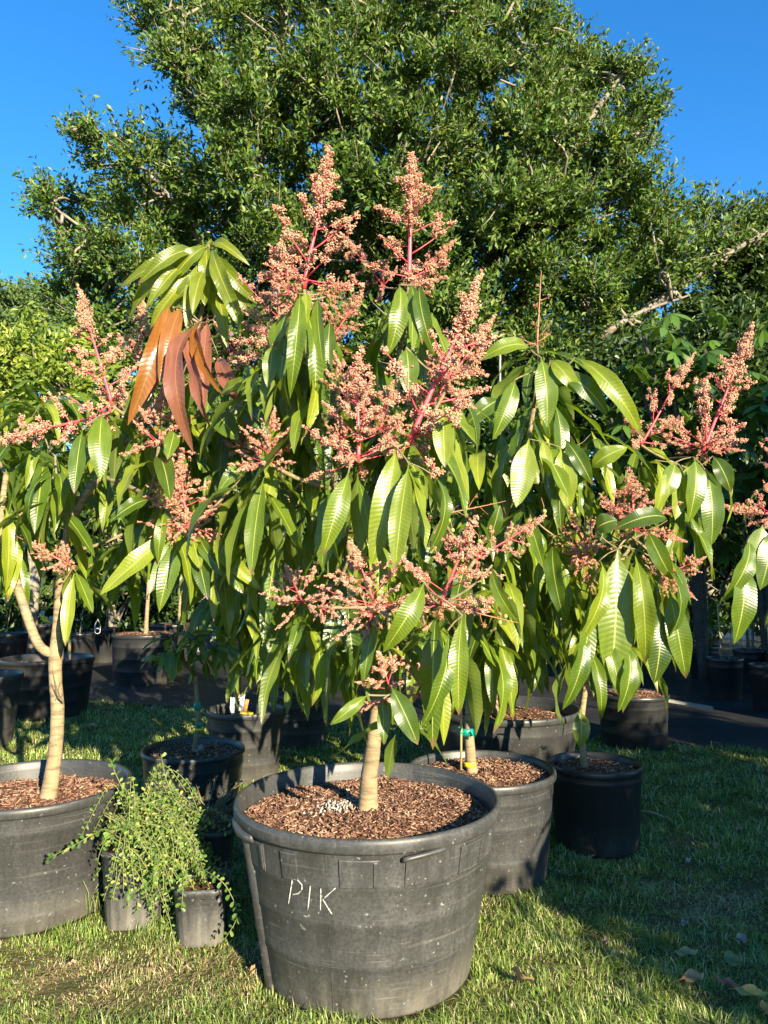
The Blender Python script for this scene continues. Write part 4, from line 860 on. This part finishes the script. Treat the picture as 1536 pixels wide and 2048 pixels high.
for i in range(80):
    az = random.uniform(0, 6.28); reach = random.uniform(.08, .21); up = random.uniform(.03, .19)
    paths.append([b1 + Vector((random.uniform(-.05, .05), random.uniform(-.05, .05), 0)), b1 + Vector((math.cos(az) * reach * .5, math.sin(az) * reach * .4, up * .7)), b1 + Vector((math.cos(az) * reach, math.sin(az) * reach * .8, up))])
trailing('dull dry twiggy shrub in the shade of the PIK pot', b1, paths, DRYLEAF, DRYTWIG, .012, .02, .0013, dens=.6)
# weed tufts at the foot of the wide pot
# ------------------------------------------------------------------ grass
def nz2(x, y): return .5 + .25 * (np.sin(x * 5.3 + 1.7 * np.sin(y * 3.1)) + np.sin(y * 6.1 + 1.3 * np.sin(x * 4.2) + 2)) 
PARR = np.array(POTS)
def free(x, y):
    ok = y < edge_y(x) + .03
    for px_, py_, r_ in PARR: ok &= (x - px_) ** 2 + (y - py_) ** 2 > (r_ - .004) ** 2
    return ok
def blades(n, seed, hmin, hmax, wd, mode):
    r = np.random.default_rng(seed)
    d = 1.35 * (6.6 / 1.35) ** r.random(n); x = (r.random(n) * 2 - 1) * (d * .60 + .35)
    ok = free(x, d); x, d = x[ok], d[ok]
    big = nz2(x, d); fine = nz2(x * 4.1 + 3, d * 4.3)
    bx, by = pot_x(300, 2.1), 2.12; bare = np.exp(-(((x - bx) / .42) ** 2 + ((d - by) / .17) ** 2)) + .8 * np.exp(-(((x - 1.15) / .35) ** 2 + ((d - 2.6) / .25) ** 2)) + .5 * np.clip(nz2(x * 1.7 + 9, d * 1.9) - .72, 0, 1) * 3
    keep = r.random(len(x)) > (bare * .62 if mode == 'g' else .62 - bare * .75)
    x, d, big, fine, bare = x[keep], d[keep], big[keep], fine[keep], bare[keep]; n = len(x)
    h = (hmin + (hmax - hmin) * r.random(n) ** 1.6) * (.45 + .95 * fine) * (1 - (.45 if mode == 'g' else -.25) * np.clip(bare, 0, 1)); wv = wd * (.7 + .6 * r.random(n)) * np.clip(d / 2.2, .9, 2.2)
    az = 9 * nz2(x * 2.3 + 4, d * 2.6) + r.normal(0, 1.3, n); lean = (.35 + 1.7 * r.random(n) ** 1.4) if mode == 'g' else (1.2 + 1.6 * r.random(n))
    ldir = np.stack([np.cos(az), np.sin(az), np.zeros(n)], -1); s = np.stack([-np.sin(az + .5 * r.normal(size=n)), np.cos(az), np.zeros(n)], -1)
    b = np.stack([x, d, gz(x, d) - .004], -1); up = np.array([0, 0, 1.])
    if mode == 's': h = h * .55
    m1 = b + up * (h * .55)[:, None] + ldir * (h * .25 * lean)[:, None]; tp = b + up * (h * (1 - .22 * np.minimum(lean, 2.)))[:, None] + ldir * (h * .75 * lean)[:, None]
    W_ = wv[:, None]
    V = np.stack([b - s * W_ * .5, b + s * W_ * .5, m1 + s * W_ * .42, m1 - s * W_ * .42, tp], 1); k_ = (np.arange(n) * 5)[:, None]
    return V.reshape(-1, 3), k_ + np.array([[0, 1, 2, 3]]), k_ + np.array([[3, 2, 4]])
g = Geo(); V_, q_, t2 = blades(300000, 5, .014, .052, .0026, 'g'); g.add(V_, q_, t2)
tag(link('grass', g.mesh('grass', GRASS, smooth=False)), 'short sunlit green lawn grass between the pots', 'grass', kind='stuff')
g = Geo(); V_, q_, t2 = blades(220000, 6, .012, .045, .0022, 's'); g.add(V_, q_, t2)
tag(link('dry_thatch', g.mesh('dry_thatch', STRAW, smooth=False)), 'dry straw coloured thatch lying in the lawn', 'dry grass', kind='stuff')
# longer tufts against the pots
def tuft(label, px, py, n, h):
    c = G(px, py); r = np.random.default_rng(px); g = Geo()
    for i in range(n):
        az = r.random() * 6.28; ln = h * r.uniform(.5, 1); b = np.array([r.normal(0, .03), r.normal(0, .015), -.005]); dd = np.array([math.cos(az), math.sin(az), 0])
        g.add(*tube([b, b + dd * ln * .15 + np.array([0, 0, ln * .6]), b + dd * ln * .45 + np.array([0, 0, ln * .95])], [.0014, .0012, .0003], 4))
    at_root('grass_tuft', g, GRASS, c, label, 'grass tuft')
tuft('tall grass tuft between wide pot and ribbed pot', 205, 1830, 26, .15)
tuft('thin grass tuft at the foot of the PIK pot', 640, 2010, 30, .05)
tuft('broad weed tuft beside the small ribbed pot', 545, 1920, 14, .08)
# ------------------------------------------------------------------ fallen leaves and twig
def dry_leaf(label, px, py, lpx, ratio, ang, col, curl=.3, z=.028):
    c = G(px, py, z); L = lpx * MPX(c.y); mt = plain('fallen_leaf', col, .6, .35, 60.); ns, na = 9, 5; V = []
    for i in range(ns):
        t = i / (ns - 1); wd = L * ratio * (math.sin(math.pi * min(1, t * .97 + .015)) ** .7)
        for j in range(na):
            u = j / (na - 1) * 2 - 1; V.append(((t - .5) * L, u * wd * .5, curl * L * (.35 * u * u * ratio + .5 * (t - .5) ** 2) + .006 * math.sin(t * 9 + u * 3)))
    i, j = np.meshgrid(np.arange(ns - 1), np.arange(na - 1), indexing='ij'); g = Geo()
    g.add(np.array(V), np.stack([i * na + j, i * na + j + 1, (i + 1) * na + j + 1, (i + 1) * na + j], -1).reshape(-1, 4))
    g.add(*tube([(-.5 * L, 0, curl * L * .12), (-.66 * L, .02 * L, .0)], [.0015, .001], 5))
    o = at_root('fallen_leaf', g, mt, c, label, 'leaf'); o.rotation_euler = (random.uniform(-.25, .1) + (.8 if lpx > 58 and ratio > .5 else .45), random.uniform(-.2, .2), ang); return o
for a in [('broad pale tan dry leaf lying on sunlit grass beside the PIK pot', 1042, 1956, 62, .62, 2.1, (.42, .27, .14), .5), ('long brown olive fallen leaf in shade', 1372, 1905, 46, .4, .1, (.30, .22, .08)), ('dark olive fallen leaf lying flat in shade', 1466, 1920, 46, .7, .5, (.18, .16, .04)), ('orange brown fallen leaf at the shadow edge', 1386, 1954, 46, .55, .2, (.45, .22, .08)), ('reddish narrow fallen leaf beside the orange brown one', 1456, 1966, 44, .35, -.6, (.38, .12, .06)), ('yellow olive fallen leaf near the reddish one', 1502, 1984, 60, .4, -.2, (.36, .28, .06)), ('bright orange fallen leaf at the lawn corner', 1536, 2022, 44, .8, .8, (.55, .22, .04)), ('pinkish curled fallen leaf in shade', 1482, 1880, 34, .6, .9, (.36, .22, .16), .8), ('small pink beige leaf on the grass edge', 1212, 1882, 24, .5, 1.3, (.48, .30, .2), .8), ('small pale curled leaf on dark lawn', 1376, 1722, 18, .5, .8, (.40, .32, .22), .8), ('small reddish leaf far on the dark lawn', 1476, 1658, 18, .5, .3, (.35, .16, .09), .6), ('small grey brown leaf in shaded thatch', 1368, 1848, 20, .5, .5, (.25, .2, .14), .6), ('orange fallen leaf beside the ribbed pot', 246, 1836, 26, .5, .2, (.5, .2, .05), .5), ('small brown leaf on grass behind the forked trunk', 184, 1452, 24, .5, .2, (.4, .2, .1), .5), ('dry brown leaf resting against the PIK pot foot', 505, 1940, 26, .4, 1.5, (.4, .24, .12), .6), ('tiny brown leaf on the sunny lawn', 145, 1925, 14, .5, .5, (.36, .2, .12), .5)]: dry_leaf(*a)
a, b = G(1278, 1622, .02), G(1328, 1634, .02); g = Geo(); g.add(*tube([(0, 0, 0), tuple((b - a) * .5 + Vector((0, 0, .008))), tuple(b - a)], [.006, .008, .004], 7)); at_root('fallen_twig', g, DRYTWIG, a, 'short brown twig lying on the shaded lawn', 'twig')
dry_leaf('curled tan leaf caught on the edge of the round pot', 1086, 1498, 24, .5, 1.0, (.45, .3, .17), .8, .345)
# ------------------------------------------------------------------ foliage clouds (background)
def sprays(C, D, ntw, nl, tw_len, leaf, ratio=.5, seed=1, spread=.9, up=.25):
    """sprays of small leaves: C start points, D main directions"""
    r = np.random.default_rng(seed); k = len(C)
    d = unit(D[:, None, :] + r.normal(0, spread, (k, ntw, 3)) * .62 + np.array([0, 0, up])); L = tw_len * (.5 + .8 * r.random((k, ntw, 1)))
    s = (.12 + .88 * r.random((k, ntw, nl, 1)))
    p = C[:, None, None, :] + d[:, :, None, :] * L[:, :, None, :] * s + r.normal(0, .035 * tw_len / .5, (k, ntw, nl, 3))
    ld = unit(d[:, :, None, :] * .6 + r.normal(0, .75, p.shape) + np.array([0, 0, .15])); nn = unit(r.normal(0, .55, p.shape) + np.array([0.12, -.45, .7]))
    p = p.reshape(-1, 3); n = len(p); l = leaf * (.6 + .7 * r.random(n))
    tips = C[:, None, :] + d * L
    return leafcards(p, ld.reshape(-1, 3), nn.reshape(-1, 3), l, l * ratio), tips
def in_poly(x, y, poly):
    c = np.zeros(len(x), bool); n = len(poly); j = n - 1
    for i in range(n):
        xi, yi = poly[i]; xj, yj = poly[j]; hit = ((yi > y) != (yj > y)) & (x < (xj - xi) * (y - yi) / (yj - yi + 1e-9) + xi); c ^= hit; j = i
    return c
FD = 11.5
OUT = [(255, -120), (262, 20), (300, 70), (330, 110), (352, 165), (372, 230), (400, 285), (392, 330), (360, 300), (330, 265), (300, 255), (262, 265), (210, 250), (175, 238), (150, 225), (132, 250), (160, 292), (205, 335), (195, 375), (150, 370), (95, 352), (55, 345), (30, 385), (80, 420), (120, 445), (110, 490), (95, 530), (100, 590), (95, 660), (120, 740), (200, 900), (500, 960), (900, 960), (1150, 860), (1260, 720), (1330, 690), (1400, 640), (1290, 600), (1370, 560), (1440, 520), (1560, 490), (1640, 420), (1560, 410), (1500, 400), (1450, 400), (1380, 395), (1320, 370), (1285, 345), (1285, 300), (1305, 255), (1325, 195), (1345, 175), (1310, 180), (1300, 125), (1262, 95), (1205, 105), (1190, 70), (1150, 60), (1115, 40), (1095, -20), (1085, -120)]
froot = thing('spreading_tree', 'huge spreading dark green tree behind the potted mangoes', 'tree', (P(850, 1200, 12.5).x, 12.5, 0))
trunk_pts = [(850, 1300, 12.5, .5), (845, 1150, 12.5, .42), (850, 1000, 12.5, .38), (860, 860, 12.5, .34)]
fp = [P(*q[:3]) for q in trunk_pts]; fp[0].z = -.1
FN = []
def flimb(name, pts, mat=BARK_F, n=10):
    pp = smooth_path([P(*q[:3]) for q in pts], 6); rr = np.interp(np.linspace(0, len(pts) - 1, len(pp)), range(len(pts)), [q[3] for q in pts])
    rr = rr * np.linspace(1, .55, len(rr)); g = Geo(); g.add(*tube(pp - np.array(froot.location), rr, n, wob=.15)); link(name, g.mesh(name, mat), froot)
    for q, r_ in zip(pp, rr): FN.append((q, r_))
g = Geo(); pp = smooth_path(fp, 6); g.add(*tube(pp - np.array(froot.location), np.linspace(.5, .34, len(pp)), 14, wob=.15)); link('trunk', g.mesh('trunk', BARK_F), froot)
for q in pp: FN.append((q, .34))
B0 = (860, 870, 12.5, .26)
for pts in [[B0, (760, 700, 12.2, .18), (680, 500, 11.8, .12), (610, 330, 11.4, .09), (585, 240, 11.2, .06), (560, 100, 11.2, .04)],
            [B0, (700, 760, 12, .16), (520, 640, 11.5, .11), (400, 480, 11.2, .07), (300, 350, 11.0, .045), (180, 260, 11.0, .02)],
            [B0, (640, 800, 12, .14), (420, 680, 11.5, .09), (250, 520, 11.2, .06), (100, 410, 11.0, .025)],
            [B0, (900, 650, 12.2, .2), (930, 420, 12, .14), (945, 200, 11.6, .10), (948, 70, 11.4, .07), (960, -80, 11.4, .04)],
            [(945, 200, 11.6, .07), (985, 90, 11.4, .05), (1040, -20, 11.3, .03)], [(930, 420, 12, .10), (870, 230, 11.8, .07), (800, 60, 11.7, .045), (760, -80, 11.6, .03)],
            [B0, (1000, 700, 12.2, .17), (1080, 480, 11.7, .12), (1150, 290, 11.4, .08), (1230, 170, 11.3, .05), (1280, 110, 11.2, .02)],
            [(1080, 480, 11.7, .09), (1200, 350, 11.4, .06), (1320, 220, 11.2, .03)],
            [B0, (1040, 780, 12, .16), (1200, 680, 11.2, .11), (1350, 580, 10.9, .075), (1440, 520, 10.8, .06), (1520, 472, 10.8, .05), (1640, 420, 10.8, .02)],
            [(1040, 780, 12, .10), (1180, 690, 10.4, .07), (1270, 630, 10.2, .045), (1380, 590, 10.2, .02)],
            [(680, 500, 11.8, .08), (520, 330, 11.2, .055), (450, 180, 11.1, .04), (360, 40, 11, .025)],
            [(1080, 480, 11.7, .08), (1130, 240, 11.0, .05), (1160, 100, 11, .02)], [(900, 650, 12.2, .12), (1010, 480, 10.9, .07), (1100, 420, 10.6, .03)], [(760, 700, 12.2, .1), (800, 540, 10.9, .07), (770, 430, 10.7, .03)]]:
    flimb('limb', pts)
r = np.random.default_rng(77); NS = 600
cand = np.stack([r.uniform(0, 1680, 9000), r.uniform(-120, 960, 9000)], -1); cand = cand[in_poly(cand[:, 0], cand[:, 1], OUT)]
rim = [(262, 10), (310, 85), (345, 150), (130, 240), (160, 250), (210, 260), (250, 275), (290, 265), (45, 372), (75, 360), (130, 380), (100, 440), (90, 500), (85, 560), (1300, 110), (1340, 185), (1270, 105), (1220, 115), (1310, 260), (1295, 320), (1350, 390), (1420, 400), (1470, 405), (1180, 75), (1120, 30), (390, 300), (1380, 640), (1340, 660), (1260, 660)]
sel = list(rim)
for c_ in cand:
    if len(sel) >= NS: break
    if all((c_[0] - s_[0]) ** 2 + (c_[1] - s_[1]) ** 2 > 32 ** 2 for s_ in sel): sel.append(tuple(c_))
sel = np.array(sel)
C = []; D = []
for x, y in sel:
    lump = math.sin(x * .021 + 1.3 * math.sin(y * .013)) * math.sin(y * .024 + 1.1 * math.sin(x * .017))
    edge = min(1., max(0, 1 - abs(x - 800) / 780))
    d = FD - 1.7 * edge * math.sin(math.pi * min(1, max(0, (y + 300) / 1300))) - 1.4 * lump + r.normal(0, .35)
    if y > 620 and x > 1000: d -= .8
    p = np.array(tuple(P(x, y, d))); ctr = np.array(tuple(P(840, 760, 12.4))); dv = p - ctr; dv = unit(dv) + np.array([0, -.35, .15])
    dv = unit(dv); C.append(p - dv * .42); D.append(dv)
C = np.array(C); D = np.array(D)
(V_, t2), tips = sprays(C, D, 16, 27, .56, .092, .48, 3, 1.0, .12)
g = Geo(); g.add(V_ - np.array(froot.location), None, t2); tag(link('crown', g.mesh('crown', FIC, smooth=False), froot), kind='stuff')
# inner, sparser leaves further back close most of the sky gaps
Ci = []
for x, y in cand[2000:2000 + 330]: Ci.append(tuple(P(x, y, 12.6 + r.normal(0, .5))))
Ci = np.array(Ci); keep_in = [(in_poly(np.array([a[0]]), np.array([a[1]]), [(400, -120), (420, 200), (450, 330), (330, 420), (200, 470), (150, 560), (160, 700), (300, 860), (1100, 860), (1300, 600), (1400, 480), (1240, 330), (1220, 160), (1050, -120)])[0]) for a in cand[2000:2000 + 330]]
Ci = Ci[np.array(keep_in)]; (V_, t2), _ = sprays(Ci, np.tile([0, -.2, 1.], (len(Ci), 1)), 10, 22, .8, .11, .48, 4, 1.2, .1)
g = Geo(); g.add(V_ - np.array(froot.location), None, t2); tag(link('inner_crown', g.mesh('inner_crown', FIC, smooth=False), froot), kind='stuff')
g = Geo(); fn = np.array([q for q, _ in FN])
for i, c_ in enumerate(C):
    j = np.argmin(((fn - c_) ** 2).sum(1)); q = fn[j]; mid = (q + c_) / 2 + r.normal(0, .12, 3) + np.array([0, 0, -.06])
    pp = smooth_path([q, mid, c_], 3); g.add(*tube(pp - np.array(froot.location), np.linspace(.03, .012, len(pp)), 5))
    for k_ in range(0, 15, 2): g.add(*tube(np.array([c_, (c_ + tips[i, k_]) / 2 + r.normal(0, .03, 3), tips[i, k_]]) - np.array(froot.location), [.011, .007, .003], 3, cap=False))
tag(link('twigs', g.mesh('twigs', BARK_F), froot), kind='stuff')
# shrubs and trees made of the same sprays
def cloud_tree(name, label, cat, base, blobs, ns, ntw, nl, tw, leaf, mat, trunk_r, group=None, ratio=.5, seed=1):
    """blobs: (centre, radii) in metres"""
    root = thing(name, label, cat, base, group); r = np.random.default_rng(seed); Cs = []; Ds = []
    for c_, rad in blobs:
        v = unit(r.normal(size=(ns, 3))); v[:, 2] = np.abs(v[:, 2]) * np.where(r.random(ns) < .7, 1, -1); k_ = (.45 + .5 * r.random((ns, 1)))
        Cs.append(np.array(c_) + v * k_ * np.array(rad)); Ds.append(v)
    Cs = np.concatenate(Cs); Ds = np.concatenate(Ds); (V, t), tips = sprays(Cs, Ds, ntw, nl, tw, leaf, ratio, seed, .9, .15); bl = np.array(tuple(base))
    g = Geo(); g.add(V - bl, None, t); tag(link('crown', g.mesh('crown', mat, smooth=False), root), kind='stuff')
    g = Geo()
    for c_, rad in blobs:
        c_ = np.array(c_) - bl; g.add(*tube(smooth_path([(0, 0, -.05), c_ * np.array([.2, .2, .5]), c_], 5), np.linspace(trunk_r, trunk_r * .35, 11), 9, wob=.1))
    link('trunk', g.mesh('trunk', BARK_F), root)
    g = Geo(); ctr = np.array([np.array(c_) - bl for c_, _ in blobs])
    for q in Cs:
        q = q - bl; j = np.argmin(((ctr - q) ** 2).sum(1)); g.add(*tube([ctr[j], (ctr[j] + q) / 2 + r.normal(0, .03, 3), q], [trunk_r * .3, trunk_r * .2, trunk_r * .1], 4, cap=False))
    tag(link('twigs', g.mesh('twigs', BARK_F), root), kind='stuff'); return root
def bl(px, py, d, rx, ry, rz): return (tuple(P(px, py, d)), (rx, ry, rz))
# far pale tree on the left, and one behind it all
cloud_tree('far_tree', 'pale green far tree seen under the clear sky at left', 'tree', (P(-20, 1150, 24).x, 24, 0), [bl(-40, 690, 24, 2.0, 1.6, 1.6), bl(40, 640, 24.5, 1.3, 1.2, 1.1), bl(-120, 620, 24, 1.8, 1.5, 1.6), bl(20, 800, 24, 2.2, 1.6, 1.8)], 60, 9, 16, .7, .17, FARLEAF, .22, seed=21)
cloud_tree('yellow_shrub', 'yellow green shrub rising behind the bushy left mango', 'shrub', (P(70, 1150, 8.6).x, 8.6, 0), [bl(70, 740, 8.6, .55, .4, .5), bl(120, 780, 8.7, .4, .4, .4), bl(10, 780, 8.6, .5, .4, .5)], 26, 7, 12, .35, .085, YELLEAF, .05, seed=22)
# dark hedge of separate shrubs under the big tree
for i, (px, d, top) in enumerate([(-120, 10.6, 2.6), (60, 10.8, 2.7), (230, 10.4, 2.9), (400, 10.7, 3.0), (570, 10.3, 3.1), (740, 10.6, 3.1), (910, 10.3, 3.2), (1080, 10.2, 3.6), (1200, 9.9, 4.2), (1310, 9.5, 4.0), (1420, 9.4, 4.3), (1540, 9.3, 4.4), (1680, 9.2, 4.0)]):
    x = pot_x(px, d)
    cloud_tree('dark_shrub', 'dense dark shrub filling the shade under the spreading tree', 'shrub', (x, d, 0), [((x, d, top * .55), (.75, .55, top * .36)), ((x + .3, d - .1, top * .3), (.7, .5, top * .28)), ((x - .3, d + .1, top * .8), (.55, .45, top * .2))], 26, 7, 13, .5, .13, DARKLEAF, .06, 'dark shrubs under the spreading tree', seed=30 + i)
for i, px in enumerate(range(-200, 1900, 190)):
    d = 13.6 + .5 * math.sin(i * 2.1); x = pot_x(px, d)
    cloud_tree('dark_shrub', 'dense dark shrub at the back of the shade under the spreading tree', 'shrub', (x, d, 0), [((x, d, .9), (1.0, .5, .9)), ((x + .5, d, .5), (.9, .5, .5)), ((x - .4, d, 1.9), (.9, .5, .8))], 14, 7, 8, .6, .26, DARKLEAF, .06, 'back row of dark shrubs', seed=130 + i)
# umbrella trees on the right: whorls of leaflets, each compound leaf a part
def umbrella_leaf(mat, n=8):
    g = Geo()
    for i in range(n):
        a = i / n * 2 * math.pi + .2 * math.sin(i * 5); d = np.array([math.cos(a), math.sin(a), -.25]); s = np.array([-math.sin(a), math.cos(a), 0]); V = []
        for t, w_ in ((.08, .01), (.35, .16), (.6, .20), (.85, .12), (1.05, .0)):
            z = np.array([0, 0, -.35 * t * t]); V += [d * t + s * w_ + z, d * t + z + np.array([0, 0, -.02]), d * t - s * w_ + z]
        q = [(k_ * 3 + j, k_ * 3 + j + 1, k_ * 3 + j + 4, k_ * 3 + j + 3) for k_ in range(4) for j in range(2)]; g.add(np.array(V), q)
    g.add(*tube([(0, 0, 0), (0, 0, -.8)], .02, 4)); return g.mesh('umbrella_leaf', mat)
m = M_('umbrella_leaf'); rn = m.n('ShaderNodeObjectInfo').outputs['Random']; c = m.ramp(rn, [(0, (.03, .07, .012)), (1, (.08, .15, .02))]); m.base(c, .32, .5); m.translucent((.15, .26, .02), .2)
UL = [umbrella_leaf(m.m, k_) for k_ in (7, 8, 9)]
def umbrella_tree(label, px, d, top_py, rx, nleaf, size, seed):
    rd = random.Random(seed); x = pot_x(px, d); topz = P(px, top_py, d).z; root = thing('umbrella_tree', label, 'tree', (x, d, 0)); stems = []
    for k_ in range(4):
        e = Vector((rd.uniform(-rx, rx) * .6, rd.uniform(-.4, .4), topz * rd.uniform(.72, .95))); pp = smooth_path([(0, 0, -.05), tuple(Vector((e.x * .25, e.y * .3, e.z * .5))), tuple(e)], 6)
        g = Geo(); g.add(*tube(pp, np.linspace(.05, .02, len(pp)), 8)); link('trunk', g.mesh('trunk', BARK_D), root); stems.append(e)
    for k_ in range(nleaf):
        st = stems[k_ % 4]; v = Vector((rd.gauss(0, 1), rd.gauss(0, .8), rd.gauss(0, .9))); v = v.normalized() * rd.uniform(.4, 1.)
        p = Vector((v.x * rx, v.y * .7 - .1, topz * .62 + v.z * topz * .36)); o = bpy.data.objects.new('leaf', rd.choice(UL)); COL.objects.link(o); o.parent = root; o.location = p
        s = size * rd.uniform(.75, 1.2); o.scale = (s, s, s); o.rotation_euler = (rd.uniform(-.2, .75), rd.uniform(-.5, .5) + v.x * .4, rd.uniform(0, 6.28))
umbrella_tree('tall umbrella tree with whorled glossy leaves beyond the right row', 1400, 7.6, 575, .95, 110, .19, 1)
umbrella_tree('umbrella tree with whorled leaves at the right end of the shade', 1530, 7.2, 600, .8, 90, .19, 2)
umbrella_tree('dark umbrella tree behind the spent flower spike', 1290, 8.3, 700, .75, 80, .17, 3)
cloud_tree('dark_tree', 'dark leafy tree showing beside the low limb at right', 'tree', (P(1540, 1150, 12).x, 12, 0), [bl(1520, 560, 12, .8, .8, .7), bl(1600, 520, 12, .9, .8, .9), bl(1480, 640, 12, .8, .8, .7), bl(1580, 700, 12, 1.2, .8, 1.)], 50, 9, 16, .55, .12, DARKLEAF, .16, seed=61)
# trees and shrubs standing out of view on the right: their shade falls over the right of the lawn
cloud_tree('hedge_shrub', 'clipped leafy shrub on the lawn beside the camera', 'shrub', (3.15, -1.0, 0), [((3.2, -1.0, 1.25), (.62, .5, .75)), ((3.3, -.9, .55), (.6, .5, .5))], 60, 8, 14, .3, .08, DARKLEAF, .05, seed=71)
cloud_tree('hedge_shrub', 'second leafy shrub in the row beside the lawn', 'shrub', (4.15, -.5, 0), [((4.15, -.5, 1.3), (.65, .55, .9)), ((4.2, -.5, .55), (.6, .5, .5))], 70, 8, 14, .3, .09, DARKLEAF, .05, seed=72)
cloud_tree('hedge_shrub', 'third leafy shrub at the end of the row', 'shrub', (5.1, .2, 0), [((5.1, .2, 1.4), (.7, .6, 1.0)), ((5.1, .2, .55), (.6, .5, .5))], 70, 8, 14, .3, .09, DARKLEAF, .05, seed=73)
cloud_tree('added_shade_tree', 'unseen bushy tree added to shade the right background', 'tree', (5.0, 4.4, 0), [((5.0, 4.4, 2.6), (1.1, .9, 1.0)), ((5.4, 4.6, 1.4), (1.2, .9, 1.0)), ((4.6, 4.9, 1.5), (.8, .8, .9))], 80, 9, 16, .5, .12, DARKLEAF, .12, seed=74)  # added out of view so its shade darkens the shrubs at back right

# two more potted mangoes stand just out of view on the right of the lawn
for lab, plab, x, y, top, nw in [('low mango tree beside the camera shading the lawn', 'black pot of the low mango beside the camera', 2.10, .92, 1.36, 34), ('mango tree at the near end of the right row', 'black pot at the near end of the right row', 3.10, .85, 1.62, 34)]:
    pt, sz = make_pot(plab, x, y, .27, .235, .37, PL_MID, .03, 120, 48)
    T = Tree(lab, (x, y, sz), [(768 + x / y * F, HOR + (CAMH - sz) / y * F, y, .02), (768 + x / y * F, HOR + (CAMH - sz - .25) / y * F, y, .016), (768 + (x + .03) / y * F, HOR + (CAMH - sz - .5) / y * F, y, .012)])
    for k_ in range(nw):
        a_ = random.random() * 6.28; q_ = math.sqrt(random.random()) * .5
        T.whorl(Vector((x + q_ * math.cos(a_), y + q_ * math.sin(a_) * .8, random.uniform(.55, top))), 9, .25)
